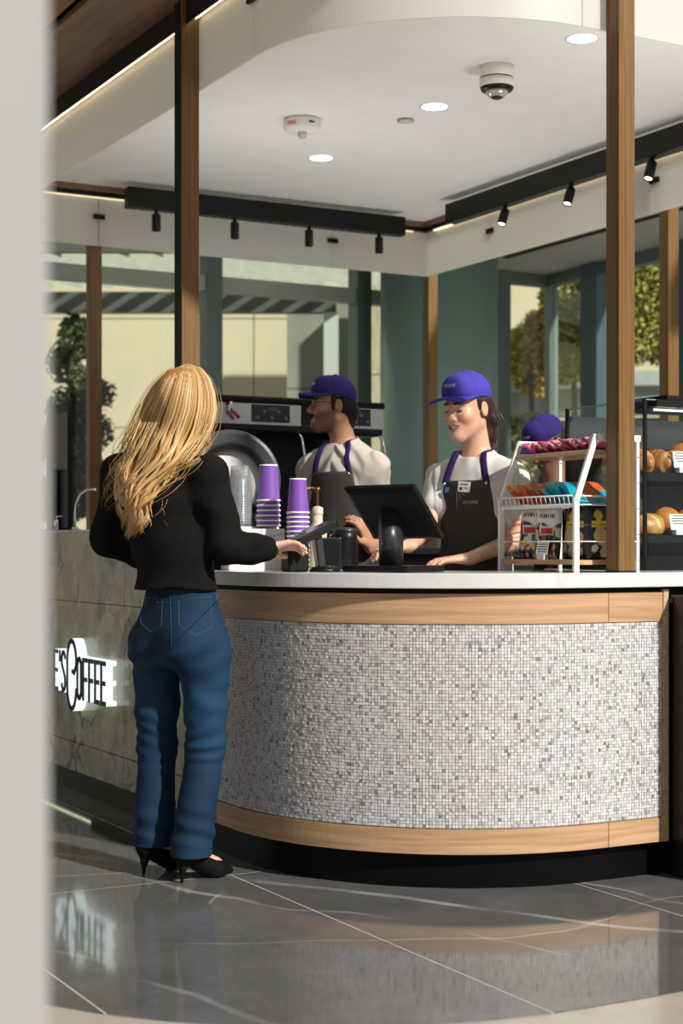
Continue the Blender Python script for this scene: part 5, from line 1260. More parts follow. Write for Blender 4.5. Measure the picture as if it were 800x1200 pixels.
def barista(name, lab, base_xy, head, torso, arms, d, skin, lips, brow, female, capmat, look_down, hair, bits=None, hands=None, seed=1.0, badge=False, legs=True, hk=1.0, shirt_col=(0.56, 0.54, 0.50)):
    root = thing(name, lab, 'person', (base_xy[0], base_xy[1], 0.0), 0)
    H = Frame(head[0], head[1], head[2] if len(head) > 2 else (0, 0, 1), hk); T = Frame(torso[0], torso[1], torso[2] if len(torso) > 2 else (0, 0, 1))
    nb = T.w((0, -0.01, d['neck_z']))
    B = SDF(0.0042)
    head_prims(B, H, female)
    B.cap(H.w((0, -0.028, -0.055)), nb, 0.047*hk if female else 0.055*hk, 0.056, 0.03)
    torso_prims(B, T, -0.012, d)
    for sd in (0, 1):
        sh, el, wr = [np.asarray(p, float) for p in arms[sd]]
        B.cap(nb-np.array((0, 0, 0.03)), sh, 0.05, 0.05, 0.05); B.cap(sh, el, 0.046*d['ak'], 0.038*d['ak'], 0.04); B.cap(el, wr, 0.040*d['ak'], 0.026*d['ak'], 0.02)
        hp = hands[sd]; hand_prims(B, wr, hp[0], hp[1], hp[2], hp[3] if len(hp) > 3 else (0.35, 0.5, 0.4), 1.0 if female else 1.08)
    # legs reach the floor
    hz = T.c[2]; feet = []
    for s in (-1, 1):
        hip = T.w((s*0.09, 0, -0.06)); ft = np.array([hip[0], hip[1], 0.09]); kn = (hip+ft)/2+T.f*np.array((1, 1, 0))*0.02
        B.cap(hip, kn, 0.075, 0.055, 0.05); B.cap(kn, ft, 0.05, 0.04, 0.03); feet.append((hip, kn, ft))
        fd = unit(np.array((T.f[0], T.f[1], 0))); B.cap(ft-np.array((0, 0, 0.04))-fd*0.03, ft-np.array((0, 0, 0.055))+fd*0.15, 0.042, 0.033, 0.02)
    B.run(); V, F = B.mesh()
    raw('body', tolocal(V, root), F, SKIN, root, skin_cols(V, H, skin, lips, brow, bits))
    # shirt
    S = SDF(0.0048); torso_prims(S, T, 0.004, d)
    for sd in (0, 1):
        sh, el, wr = [np.asarray(p, float) for p in arms[sd]]; e = sh+(el-sh)*d.get('sleeve', 0.62)
        S.cap(nb-np.array((0, 0, 0.035)), sh, 0.052, 0.052, 0.07); S.cap(sh, e, 0.052*d['ak'], 0.060*d['ak'], 0.06)
    S.cap(nb-np.array((0, 0, 0.03)), nb+np.array((0, 0, 0.012)), 0.066, 0.058, 0.03)
    def fold(P, F):
        L = T.l(P)
        f = F-0.0052*np.sin(62*L[..., 2]+85*np.abs(L[..., 0])+4*wob(P, 10, seed))*np.clip(0.6+1.2*wob(P, 7, seed+2), 0, 1.3)-0.003*wob(P, 34, seed)
        # neck opening
        q = np.linalg.norm((P-(nb+np.array((0, 0, 0.045))+T.f*0.018))*np.array((1, 1, 0.8)), axis=-1)-0.066
        return np.maximum(f, -q)
    S.fn(fold); S.run(); Vs, Fs = S.mesh()
    raw('tshirt', tolocal(Vs, root), Fs, fabric('white_cotton_%d' % int(shirt_col[0]*100), shirt_col), root)
    # trousers
    Q = SDF(0.009)
    for hip, kn, ft in feet: Q.cap(hip, kn, 0.092, 0.075, 0.05); Q.cap(kn, ft-np.array((0, 0, 0.0)), 0.070, 0.062, 0.03)
    Q.ell(T.w((0, -0.005, 0.0)), np.array((d['hw']+0.008, d['hd']+0.008, 0.13)), T.M, k=0.05)
    Q.run(); Vq, Fq = Q.mesh(); raw('trousers', tolocal(Vq, root), Fq, fabric('black_trousers', (0.02, 0.02, 0.022)), root)
    # apron: thin layer over the front
    A = SDF(0.0055); torso_prims(A, T, 0.013, d)
    A.ell(T.w((0, 0.03, -0.22)), (d['hw']+0.01, d['hd']-0.01, 0.30), T.M, k=0.08)
    zt = d['bib']
    def reg(P, F):
        L = T.l(P); x, y, z = L[..., 0], L[..., 1], L[..., 2]
        hwid = np.where(z > 0.12, 0.098+(zt-z)*(d['bw']-0.098)/(zt-0.12), d['bw']+0.02)
        F = F-0.004*np.sin(26*x+5*wob(P, 5, seed))*np.clip((0.3-z)*3, 0, 1)
        return np.maximum.reduce([F, (np.abs(x)-hwid)*0.9, z-zt, -(z+0.42), -(y-0.0)])
    A.fn(reg); A.run(); Va, Fa = A.mesh()
    apr = raw('apron', tolocal(Va, root), Fa, fabric('apron_canvas', (0.052, 0.046, 0.042), 0.8, 700, 0.35), root)
    # neck straps
    for s in (-1, 1):
        pts = []
        for u in np.linspace(0, 1, 12):
            x = s*(0.088-0.030*u); z = zt-0.012+(d['neck_z']+0.035-zt)*u
            p = T.w((x, 0.30, z)); q = S.project(p, -T.f, 0.006, 0.42)
            lim = T.w((x, -0.035+0.0*u, z)); 
            if (q-lim) @ T.f < 0: q = lim
            pts.append(q)
        pts.append(T.w((s*0.050, -0.065, d['neck_z']+0.040)))
        MB().tube(tolocal(np.array(pts), root), 0.0035, 8, flat=4.2, side=tuple(T.f)).build('neck_strap', fabric('purple_strap', (0.028, 0.016, 0.085), 0.7), apr)
        st = tolocal(np.array([pts[0]+T.f*0.004]), root)[0]
        MB().lathe([(0, -0.003), (0.006, -0.003), (0.006, 0.003), (0, 0.003)], 12, st, Matrix.Rotation(R(90), 3, 'X')).build('rivet', STEEL, apr)
    if badge:
        def onA(x, z, off): return A.project(T.w((x, 0.32, z)), -T.f, off, 0.4)
        c = onA(-0.004, zt-0.025, 0.002); Mb = Matrix(np.stack([T.r, T.f, T.u], 1)) @ Matrix.Rotation(R(-6), 3, 'Y')
        cl_ = tolocal(np.array([c]), root)[0]
        bd = MB().box(cl_, (0.050, 0.004, 0.040), M=Mb).build('badge', mat('badge_white', (0.75, 0.75, 0.73), 0.4), apr)
        for i, (dx, dz, sx, sz) in enumerate(((0.012, -0.008, 0.010, 0.012), (0.0, 0.010, 0.032, 0.003), (-0.008, -0.004, 0.018, 0.003))):
            q_ = Vector(cl_)+Mb @ Vector((dx, 0.0026, dz)); MB().box(q_, (sx, 0.001, sz), M=Mb).build('print', mat('ink', (0.03, 0.03, 0.03)), bd)
        tm_ = text_mesh('iiii\u2019s COFFEE'.upper(), 0.017, 0.62, 0.0004)
        for v in tm_.vertices:
            p = onA(-0.030+(-v.co.x), zt-0.085+v.co.y, 0.0008+max(0, v.co.z)); v.co = Vector(tolocal(np.array([p]), root)[0])
        tm_.materials.append(mat('pale_stitch', (0.50, 0.48, 0.47), 0.7)); o = bpy.data.objects.new('lettering', tm_); COL.objects.link(o); o.parent = apr
        pts = [onA(0.028, z, 0.001) for z in np.linspace(zt-0.01, zt-0.12, 8)]
        MB().tube(tolocal(np.array(pts), root), 0.0016, 6).build('pocket_seam', fabric('seam', (0.09, 0.08, 0.075)), apr)
        p = onA(0.075, zt-0.035, 0.003); MB().box(tolocal(np.array([p]), root)[0], (0.014, 0.006, 0.020), M=Mb).build('pen_clip', mat('blue_clip', (0.05, 0.16, 0.45), 0.4), apr)
    cap_hat(root, H, capmat, True)
    face_bits(root, H, hk, look_down, (0.03, 0.015, 0.008), skin)
    hair(root, H, T)
    return root, H, T, S, A
CAPB = fabric('cap_blue_violet', (0.055, 0.047, 0.33), 0.8, 900, 0.2, 0.04)

# ---------------- young woman at the register
def hair_girl(root, H, T):
    S = SDF(0.004); w_ = H.w
    S.ell(w_((0, -0.030, 0.010)), np.array((0.081, 0.085, 0.078))*H.k, H.M, k=0)
    S.cap(w_((0, -0.105, 0.0)), w_((0.0, -0.128, -0.050)), 0.030, 0.032, 0.03); S.cap(w_((0, -0.128, -0.050)), w_((0.004, -0.118, -0.120)), 0.030, 0.022, 0.03)
    S.cap(w_((0.004, -0.118, -0.120)), w_((-0.004, -0.100, -0.165)), 0.020, 0.008, 0.02)
    for s in (-1, 1): S.cap(w_((s*0.074, 0.012, 0.030)), w_((s*0.078, 0.006, -0.012)), 0.006, 0.004, 0.008)
    def f(P, F):
        L = H.l(P); face = 0.018+0.0*L[..., 0]-(-L[..., 1]-0.0); F = F-0.004*np.sin(150*L[..., 0]+60*L[..., 2]+3*wob(P, 20))
        return np.where(np.abs(L[..., 0]) < 0.068, np.maximum(F, L[..., 1]+0.005), np.maximum(F, L[..., 1]-0.022))
    S.fn(f); S.run(); V, F = S.mesh(); g_ = np.random.default_rng(3)
    c = np.array((0.035, 0.018, 0.010))*(0.6+0.9*g_.random((len(V), 1)))
    raw('hair', tolocal(V, root), F, HAIRM, root, c)
    m = MB()
    for i in range(60):
        a = g_.normal(size=3)*np.array((0.02, 0.012, 0.0)); p0 = w_((a[0], -0.118+a[1], -0.02)); p1 = w_((a[0]*1.3, -0.142+a[1], -0.08)); p2 = w_((a[0]+0.01*g_.normal(), -0.128+a[1]*1.6, -0.135)); p3 = w_((a[0]*0.8+0.01*g_.normal(), -0.105+0.02*g_.normal(), -0.175-0.02*g_.random()))
        m.tube(tolocal(np.array([p0, p1, p2, p3]), root), 0.0016, 4, taper=[1, 1, 0.8, 0.2])
    m.build('loose_strands', mat('dark_strand', (0.05, 0.025, 0.014), 0.35), root)
gd = dict(chest_z=0.33, cw=0.150, cd=0.100, ww=0.128, wd=0.092, hw=0.150, hd=0.108, neck_z=0.490, ak=0.92, bib=0.405, bw=0.135, sleeve=0.50)
gc = W(558, 0, 6.24); gc[2] = 0.985
gTf = unit((-0.52, -0.85, 0.0))
gT = Frame(gc, gTf)
gshL, gshR = gT.w((-0.152, 0, 0.415)), gT.w((0.152, 0, 0.415))
girl, gH, gT, gS, gA = barista('person', 'smiling barista in blue-violet cap looking down at the register', gc[:2],
    (W(547, 478, 6.20), unit((-0.68, -0.69, -0.17)), (0.02, 0.0, 1)), (gc, gTf), ((gshR, W(500, 622, 6.22), W(478, 640, 6.02)), (gshL, W(603, 634, 6.16), W(549, 655, 5.97))),
    gd, (0.60, 0.345, 0.235), (0.50, 0.20, 0.17), (0.06, 0.03, 0.02), True, CAPB, True, hair_girl,
    hands=((np.array((-0.95, -0.25, -0.05)), (0, 0, -1), (0.25, -0.95, 0)), (np.array((-0.93, -0.33, -0.02)), (0.0, 0.0, -1), (-0.3, 0.95, 0.1), (0.12, 0.25, 0.2))), seed=1.3, badge=True, hk=1.0)

# ---------------- male barista
def hair_man(root, H, T):
    S = SDF(0.004); w_ = H.w
    S.ell(w_((0, -0.022, 0.008)), np.array((0.079, 0.089, 0.082))*H.k, H.M, k=0)
    S.cap(w_((0, -0.085, -0.03)), w_((0, -0.078, -0.075)), 0.042, 0.034, 0.03)
    for s in (-1, 1): S.cap(w_((s*0.072, 0.014, 0.030)), w_((s*0.072, 0.012, -0.022)), 0.010, 0.006, 0.008)
    def f(P, F):
        L = H.l(P); F = F-0.0015*wob(P, 90)
        return np.where(np.abs(L[..., 0]) < 0.064, np.maximum(F, L[..., 1]+0.018), np.maximum(F, L[..., 1]-0.024))
    S.fn(f); S.run(); V, F = S.mesh(); g_ = np.random.default_rng(4)
    raw('hair', tolocal(V, root), F, HAIRM, root, np.array((0.012, 0.008, 0.006))*(0.6+0.8*g_.random((len(V), 1))))
    mm = MB(); mm.tube(tolocal(np.array([w_((0.029*u, 0.1015-0.016*u*u, -0.0505-0.006*abs(u)**1.5)) for u in np.linspace(-1, 1, 9)]), root), 0.0075, 8, flat=0.8, taper=[.4, .8, 1, 1, .9, 1, 1, .8, .4])
    mm.build('moustache', mat('moustache', (0.012, 0.008, 0.006), 0.7, bump=0.4, bscale=300), root)
    gl = MB()
    for s in (-1, 1):
        gl.tube(tolocal(np.array([w_((s*0.033+0.0235*math.cos(t), 0.1010-0.010*abs(math.cos(t)*s > 0)*abs(math.cos(t)), 0.001+0.0185*math.sin(t))) for t in np.linspace(0, 2*math.pi, 21)]), root), 0.0014, 6)
        gl.tube(tolocal(np.array([w_((s*0.056, 0.094, 0.006)), w_((s*0.073, 0.06, 0.008)), w_((s*0.080, 0.0, 0.006))]), root), 0.0014, 6)
    gl.tube(tolocal(np.array([w_((-0.011, 0.103, 0.005)), w_((0, 0.106, 0.008)), w_((0.011, 0.103, 0.005))]), root), 0.0014, 6)
    gl.build('glasses', BLACKP, root)
def beard(L, C, near):
    x, y, z = L[:, 0], L[:, 1], L[:, 2]
    f = np.clip((-0.030-z-0.35*np.clip(y-0.02, 0, 1)+0.02)/0.028, 0, 1)*np.clip((y+0.012)/0.02, 0, 1)*(z > -0.128)*near
    f = f*np.where((np.abs(x) < 0.030) & (z > -0.084) & (z < -0.05) & (y > 0.075), 0.0, 1.0)
    C *= 1-f[:, None]*np.array((0.58, 0.60, 0.60))
md = dict(chest_z=0.345, cw=0.162, cd=0.112, ww=0.150, wd=0.108, hw=0.155, hd=0.112, neck_z=0.500, ak=1.06, bib=0.390, bw=0.155, sleeve=0.72)
mc_ = W(402, 0, 7.15); mc_[2] = 1.075
mTf = unit((-0.50, -0.86, 0.0)); mT = Frame(mc_, mTf)
mshL, mshR = mT.w((-0.160, 0, 0.405)), mT.w((0.160, 0, 0.405))
man, mH, mT, mS, mA = barista('person', 'bearded male barista in purple cap and glasses facing left', mc_[:2],
    (W(389, 475, 7.12), unit((-0.965, -0.24, 0.02)), (0.0, 0.0, 1)), (mc_, mTf), ((mshR, W(352, 632, 7.2), W(378, 672, 7.0)), (mshL, W(446, 640, 7.2), W(433, 640, 6.98))),
    md, (0.40, 0.205, 0.125), (0.36, 0.13, 0.11), (0.02, 0.012, 0.01), False, fabric('cap_purple', (0.042, 0.030, 0.19), 0.8, 900, 0.2, 0.04), False, hair_man, beard,
    ((np.array((0.7, -0.5, 0.1)), (0, 0, -1), (-0.4, -0.6, 0.4)), (np.array((-0.35, -0.30, 0.90)), (-0.7, 0.3, -0.2), (-0.3, -0.8, 0.0))), seed=2.1, hk=0.95, shirt_col=(0.42, 0.38, 0.34))  # shade on him put into the shirt colour: darker copy of the white cotton

# ---------------- third barista, bending behind the snack rack
def hair_third(root, H, T):
    S = SDF(0.005); w_ = H.w
    S.ell(w_((0, -0.022, 0.004)), np.array((0.081, 0.090, 0.084))*H.k, H.M, k=0); S.cap(w_((0, -0.10, -0.02)), w_((0, -0.105, -0.07)), 0.032, 0.026, 0.03)
    S.fn(lambda P, F: np.maximum(F, H.l(P)[..., 1]-0.012)); S.run(); V, F = S.mesh()
    raw('hair', tolocal(V, root), F, HAIRM, root, np.tile(np.array((0.012, 0.008, 0.006)), (len(V), 1)))
td = dict(chest_z=0.330, cw=0.150, cd=0.104, ww=0.138, wd=0.100, hw=0.152, hd=0.112, neck_z=0.485, ak=0.95, bib=0.39, bw=0.135, sleeve=0.55)
tc_ = W(672, 0, 7.12); tc_[2] = 0.90
tTf = unit((-0.60, -0.76, -0.35)); tT = Frame(tc_, tTf)
third = barista('person', 'third barista in dark purple cap bending behind the snack rack', tc_[:2],
    (W(641, 520, 7.0), unit((-0.70, -0.45, -0.60))), (tc_, tTf), ((tT.w((0.150, 0, 0.415)), W(604, 590, 6.85), W(598, 636, 6.68)), (tT.w((-0.150, 0, 0.415)), W(700, 620, 6.9), W(668, 640, 6.72))),
    td, (0.22, 0.105, 0.06), (0.22, 0.08, 0.07), (0.015, 0.01, 0.008), True, fabric('cap_dark_purple', (0.028, 0.019, 0.13), 0.8, 900, 0.2, 0.04), True, hair_third,
    hands=((np.array((-0.3, -0.6, -0.6)), (0.5, 0, -0.3), (-0.4, 0.1, 0)), (np.array((-0.6, -0.6, -0.3)), (0.2, 0, -1), (-0.4, 0.4, 0))), seed=4.0, hk=0.92)

# ---------------- customer: blonde woman seen from behind
wroot = thing('person', 'blonde woman in black sweater and blue jeans paying at the counter', 'person', (W(205, 0, 5.58)[0], 5.58, 0), 0)
F_ = unit((0.66, 0.75, 0)); Rt = np.array((F_[1], -F_[0], 0)); UP = np.array((0, 0, 1.0))
wH = Frame(W(219, 476, 5.60), unit((0.80, 0.58, -0.10)), (0, 0, 1), 1.0)
shl, shr = W(141, 557, 5.74), W(244, 560, 5.52)
ell_, elr = W(126, 632, 5.86), W(268, 640, 5.50)
wrl, wrr = W(172, 655, 6.02), W(310, 644, 5.53)
hipl, hipr = W(184, 752, 5.67), W(240, 752, 5.55)
knl, knr = W(184, 872, 5.68), W(241, 872, 5.56)
anl, anr = W(187, 980, 5.66), W(230, 988, 5.535)
nbw = W(203, 536, 5.60); pel = (hipl+hipr)/2; chest = W(192, 598, 5.61); waist = W(205, 665, 5.60)
MT = np.stack([Rt, F_, UP])
B = SDF(0.0042)
head_prims(B, wH, True)
B.cap(wH.w((0, -0.028, -0.055)), nbw, 0.046, 0.055, 0.03)
B.ell(chest, (0.145, 0.09, 0.16), MT, k=0.04); B.ell(waist, (0.12, 0.085, 0.16), MT, k=0.05); B.ell(pel+np.array((0, 0, 0.05)), (0.145, 0.10, 0.12), MT, k=0.05)
for sh, el, wr in ((shl, ell_, wrl), (shr, elr, wrr)):
    B.cap(nbw-UP*0.02, sh, 0.045, 0.045, 0.04); B.cap(sh, el, 0.042, 0.035, 0.03); B.cap(el, wr, 0.036, 0.024, 0.02)
hd_r = unit(np.array((0.93, 0.25, 0.18)))
hand_prims(B, wrr, hd_r, (0.10, -0.35, -0.90), (0.0, 0.95, 0.1), (0.22, 0.45, 0.40), 0.95, spread=0.14)
hand_prims(B, wrl, unit((0.8, 0.5, 0.1)), (0.3, -0.5, -0.8), (-0.3, 0.5, 0.6), (0.5, 0.6, 0.5), 0.95)
toeD = unit(np.array((0.67, 0.74, 0)))
shoes = []
for hip, kn, an, hx in ((hipl, knl, anl, W(168, 0, 5.61)[0]), (hipr, knr, anr, W(213, 0, 5.483)[0])):
    B.cap(hip, kn, 0.075, 0.050, 0.05); B.cap(kn, an, 0.048, 0.034, 0.03)
    heel = np.array([hx, 5.61 if hx < -0.6 else 5.485, 0.0])
    hl = heel+toeD*0.012+UP*0.105; ball = heel+toeD*0.155+UP*0.022; toe = heel+toeD*0.225+UP*0.014
    ank = hl+toeD*0.028+UP*0.065
    B.cap(an, ank, 0.030, 0.026, 0.02); B.cap(ank, hl+toeD*0.008, 0.026, 0.021, 0.02); B.cap(hl+UP*0.004+toeD*0.01, ball+UP*0.02, 0.022, 0.026, 0.02); B.cap(ball+UP*0.005, toe, 0.022, 0.010, 0.02)
    shoes.append((heel, hl, ball, toe))
B.run(); V, Fq = B.mesh()
def nofn(L, C, near): pass
raw('body', tolocal(V, wroot), Fq, SKIN, wroot, skin_cols(V, wH, (0.60, 0.36, 0.26), (0.5, 0.18, 0.16), (0.25, 0.15, 0.07)))
# sweater
S = SDF(0.0048)
S.ell(chest, (0.170, 0.112, 0.185), MT, k=0); S.ell(waist+UP*0.02, (0.155, 0.112, 0.20), MT, k=0.06); S.ell(W(208, 700, 5.60), (0.166, 0.118, 0.11), MT, k=0.05)
for sh, el, wr in ((shl, ell_, wrl), (shr, elr, wrr)):
    S.cap(nbw-UP*0.035, sh, 0.058, 0.064, 0.06); S.cap(sh, el, 0.063, 0.057, 0.05); S.cap(el, el+(wr-el)*0.82, 0.057, 0.050, 0.035); S.cap(el+(wr-el)*0.78, el+(wr-el)*0.97, 0.053, 0.047, 0.012)
S.cap(nbw-UP*0.02, nbw+UP*0.02, 0.068, 0.06, 0.03)
hemz = W(0, 690, 5.58)[2]
def swf(P, F):
    f = F-0.004*np.sin(30*P[..., 2]+12*P[..., 0]+3*wob(P, 7, 3))-0.005*wob(P, 16, 5)
    # elbow creases on the reaching arm
    d = np.linalg.norm(P-elr, axis=-1); f = f-0.006*np.exp(-(d/0.10)**2)*np.sin(95*(P[..., 0]*0.7-P[..., 2]*0.7))
    return np.maximum(f, np.where(P[..., 2] < hemz+0.05, hemz-P[..., 2]-0.004*np.sin(25*P[..., 0]), -1))
S.fn(swf); S.run(); V, Fq = S.mesh(); SWEATER = S
raw('sweater', tolocal(V, wroot), Fq, fabric('black_knit', (0.0065, 0.0062, 0.0060), 0.9, 260, 0.5, 0.1), wroot)
# jeans
J = SDF(0.0045)
J.ell(pel+UP*0.12, (0.150, 0.108, 0.17), MT, k=0); J.ell(pel+UP*0.02, (0.176, 0.122, 0.12), MT, k=0.05)
for s, hip in ((-1, hipl), (1, hipr)): J.ell(pel+Rt*s*0.080-F_*0.060+UP*(-0.012), (0.085, 0.075, 0.098), MT, k=0.045)
for hip, kn, an in ((hipl, knl, anl), (hipr, knr, anr)):
    J.cap(hip-UP*0.02, hip*0.35+kn*0.65, 0.092, 0.072, 0.035); J.cap(hip*0.35+kn*0.65, kn, 0.072, 0.066, 0.03); J.cap(kn, an-UP*0.03-toeD*0.026, 0.064, 0.072, 0.03)
topz = W(0, 668, 5.6)[2]
def jf(P, F):
    z = P[..., 2]; f = F-0.0025*wob(P, 22, 2)
    for kn, sd in ((knl, 0.3), (knr, 1.9)):
        d = np.abs(z-kn[2])/0.11; m = np.exp(-d*d)*(np.hypot(P[..., 0]-kn[0], P[..., 1]-kn[1]) < 0.13)
        f = f-0.0036*m*np.sin(120*z+40*P[..., 0]*(1 if sd < 1 else -1)+4.5*wob(P, 11, sd)+sd)*np.clip(0.5+1.3*wob(P, 10, sd+4), 0, 1.4)
    for an, sd in ((anl, 0.8), (anr, 2.9)):
        m = np.exp(-((z-an[2]-0.05)/0.07)**2)*(np.hypot(P[..., 0]-an[0], P[..., 1]-an[1]) < 0.12); f = f-0.0045*m*np.sin(95*z+38*P[..., 0]+3*wob(P, 12, sd)+sd)
    m = np.exp(-((z-hipl[2]+0.06)/0.06)**2); f = f-0.005*m*np.sin(75*z-35*P[..., 0]+2*wob(P, 9, 1))
    m = np.exp(-((z-hipl[2]+0.20)/0.10)**2); f = f-0.003*m*np.sin(60*z+25*P[..., 0]+2*wob(P, 9, 7))
    right = (P[..., 0]*Rt[0]+P[..., 1]*Rt[1]) > (anl @ Rt+anr @ Rt)/2
    hem = np.where(right, W(0, 1003, 5.52)[2], W(0, 989, 5.66)[2])-0.10*((P-an) @ (-toeD))*0
    return np.maximum.reduce([f, z-topz, hem-z])
J.fn(jf); J.run(); V, Fq = J.mesh()
z = V[:, 2]; den = np.tile(np.array((0.0070, 0.0265, 0.060)), (len(V), 1))
fade = np.clip(0.5+0.5*wob(V, 9, 4), 0, 1)[:, None]; den = den*(0.65+0.7*fade)*(0.92+0.16*np.sin(900*V[:, :1]+400*V[:, 2:3]))
wear = np.exp(-((z-0.60)/0.16)**2)[:, None]; den = den*(1+0.35*wear)
jeans = raw('jeans', tolocal(V, wroot), Fq, vcol('denim', 0.8, 0.2, 0.35, 700), wroot, den)
STITCH = fabric('denim_stitch', (0.018, 0.050, 0.10)); STITCHP = fabric('denim_pale_stitch', (0.055, 0.080, 0.105))
def onJ(px, py): return J.project(W(px, py, 5.25), unit(W(px, py, 6)-W(px, py, 5)), 0.0006, 0.8)
for pts, nm in (([(209, 702), (247, 699), (248, 735), (229, 745), (210, 734), (209, 702)], 'back_pocket'), ([(165, 700), (190, 702), (189, 733), (177, 741), (165, 731), (165, 700)], 'back_pocket')):
    q = []
    for (a_, b_), (c_, d_) in zip(pts[:-1], pts[1:]):
        for u in np.linspace(0, 1, 8, endpoint=False): q.append(onJ(a_+(c_-a_)*u, b_+(d_-b_)*u))
    q.append(q[0]); MB().tube(tolocal(np.array(q), wroot), 0.0011, 6).build(nm, STITCHP, jeans)
q = [onJ(199+u*2, 696+u*64) for u in np.linspace(0, 1, 24)]; MB().tube(tolocal(np.array(q), wroot), 0.0016, 6).build('centre_seam', STITCH, jeans)
q = [onJ(x, 704+3*math.sin((x-150)/30)) for x in np.linspace(164, 258, 36)]; MB().tube(tolocal(np.array(q), wroot), 0.0014, 6).build('yoke_seam', STITCH, jeans)
for x in (184, 253): q = [onJ(x, y) for y in np.linspace(696, 706, 6)]; MB().tube(tolocal(np.array(q), wroot), 0.0030, 6, flat=1.8).build('belt_loop', fabric('denim_loop', (0.018, 0.055, 0.12)), jeans)
# stiletto shoes
for heel, hl, ball, toe in shoes:
    Q = SDF(0.0032)
    Q.cap(hl, hl+UP*0.030-toeD*0.004, 0.033, 0.031, 0.015); Q.cap(hl-UP*0.010, ball, 0.031, 0.037, 0.02); Q.cap(ball, toe-UP*0.002, 0.037, 0.012, 0.015)
    Q.cap(heel+UP*0.004, heel+toeD*0.004+UP*0.05, 0.0055, 0.010, 0.006); Q.cap(heel+toeD*0.004+UP*0.05, hl-UP*0.012, 0.010, 0.026, 0.02)
    def shf(P, F):
        # opening on the instep and flat sole
        t = (P-heel) @ toeD; top = 0.145-0.55*np.clip(t-0.03, 0, 0.14)
        return np.maximum.reduce([F, P[..., 2]-np.where(t > 0.185, 1, np.maximum(top, 0.045)), 0.001-P[..., 2]])
    Q.fn(shf); Q.run(); V, Fq = Q.mesh(); raw('stiletto', tolocal(V, wroot), Fq, mat('black_suede', (0.004, 0.004, 0.004), 0.7, 0, 0.12), wroot)
# phone in her right hand is a thing of its own
ph = thing('phone', 'greenish phone held by the woman over the card reader', 'phone', tuple(wrr+hd_r*0.105+np.array((0.012, -0.01, 0.026))), 0)
Mp = Matrix.Rotation(R(-30), 3, 'Z') @ Matrix.Rotation(R(-28), 3, 'Y') @ Matrix.Rotation(R(22), 3, 'X')
MB().rbox((0, 0, 0), (0.115, 0.062, 0.008), 0.008, M=Mp).build('case', mat('phone_green', (0.10, 0.15, 0.125), 0.35), ph)
MB().rbox(Mp @ Vector((0, 0, 0.0045)), (0.105, 0.055, 0.0012), 0.006, M=Mp).build('screen', mat('phone_screen', (0.05, 0.11, 0.085), 0.12), ph)

# ---- long blonde hair: a dense fall of strands swept to her left, lying on the hair mass and the sweater
g_ = np.random.default_rng(11)
SW = SWEATER                                                 # the sweater's distance field (still holds its grid)
hc = wH.c+np.array((0.0, 0.0, 0.010)); ra, rb_, rc_ = 0.092, 0.112, 0.122
HM = SDF(0.005)
HM.ell(hc, (ra, rb_, rc_), None, k=0); HM.ell(wH.w((0, -0.016, 0.028)), (0.086, 0.108, 0.103), wH.M, k=0.02)
HM.cap(W(222, 492, 5.58), W(196, 540, 5.55), 0.078, 0.076, 0.05); HM.cap(W(196, 540, 5.55), W(166, 580, 5.52), 0.070, 0.050, 0.05); HM.cap(W(180, 510, 5.60), W(152, 556, 5.58), 0.055, 0.042, 0.05); HM.cap(W(152, 556, 5.58), W(150, 585, 5.54), 0.042, 0.03, 0.04); HM.cap(W(166, 580, 5.52), W(160, 614, 5.505), 0.048, 0.024, 0.04)
HM.fn(lambda P, F: np.maximum(F-0.0018*np.sin(220*(P[..., 0]+0.35*P[..., 2])+3*wob(P, 10))*np.clip((1.66-P[..., 2])*9, 0, 1), -(np.linalg.norm(P-wH.w((0, 0.13, -0.06)), axis=-1)-0.085)))
HM.run(); V, Fq = HM.mesh()
hm = raw('hair', tolocal(V, wroot), Fq, vcol('blonde_hair', 0.40, 0.4), wroot, np.tile(np.array((0.32, 0.165, 0.050)), (len(V), 1))*(0.8+0.4*g_.random((len(V), 1))))
OUTL = [(426, 203, 232), (434, 190, 243), (444, 183, 250), (460, 175, 254), (480, 165, 256), (500, 156, 252), (520, 147, 243), (540, 140, 230), (553, 137, 216), (572, 135, 192), (592, 137, 178), (612, 142, 178), (634, 150, 172)]
oy = [o[0] for o in OUTL]; olx = [o[1] for o in OUTL]; orx = [o[2] for o in OUTL]
# depth map of what the hair lies on, sampled once on a pixel grid
gx, gy = np.arange(124, 268, 3), np.arange(424, 646, 3)
GX, GY = np.meshgrid(gx, gy); tt = np.arange(5.30, 5.78, 0.004); DM = np.full(GX.shape, 5.60)
for k in range(len(tt)-1, -1, -1):
    Pt = np.stack([(GX-400)/FPX*tt[k], np.full(GX.shape, tt[k]), CAMH-(GY-HOR)/FPX*tt[k]], -1)
    def inside(sd):
        q = (Pt-sd.lo)/sd.h; n_ = np.array(sd.F.shape); ok = np.all((q > 1) & (q < n_-2), -1); return ok & (np.where(ok, sd.sample(np.clip(Pt, sd.lo, sd.lo+sd.h*(n_-2))), 1) < 0)
    m_ = inside(HM) | inside(SW); DM[m_] = tt[k]
for _ in range(4): DM[1:-1, 1:-1] = 0.2*(DM[1:-1, 1:-1]+DM[:-2, 1:-1]+DM[2:, 1:-1]+DM[1:-1, :-2]+DM[1:-1, 2:])
def depth(px, py):
    i = np.clip((px-gx[0])/3, 0, len(gx)-1.001); j = np.clip((py-gy[0])/3, 0, len(gy)-1.001); a, b = i.astype(int), j.astype(int); u, v = i-a, j-b
    return (DM[b, a]*(1-u)+DM[b, a+1]*u)*(1-v)+(DM[b+1, a]*(1-u)+DM[b+1, a+1]*u)*v
pts_all, faces_all, cols_all = [], [], []; voff = 0
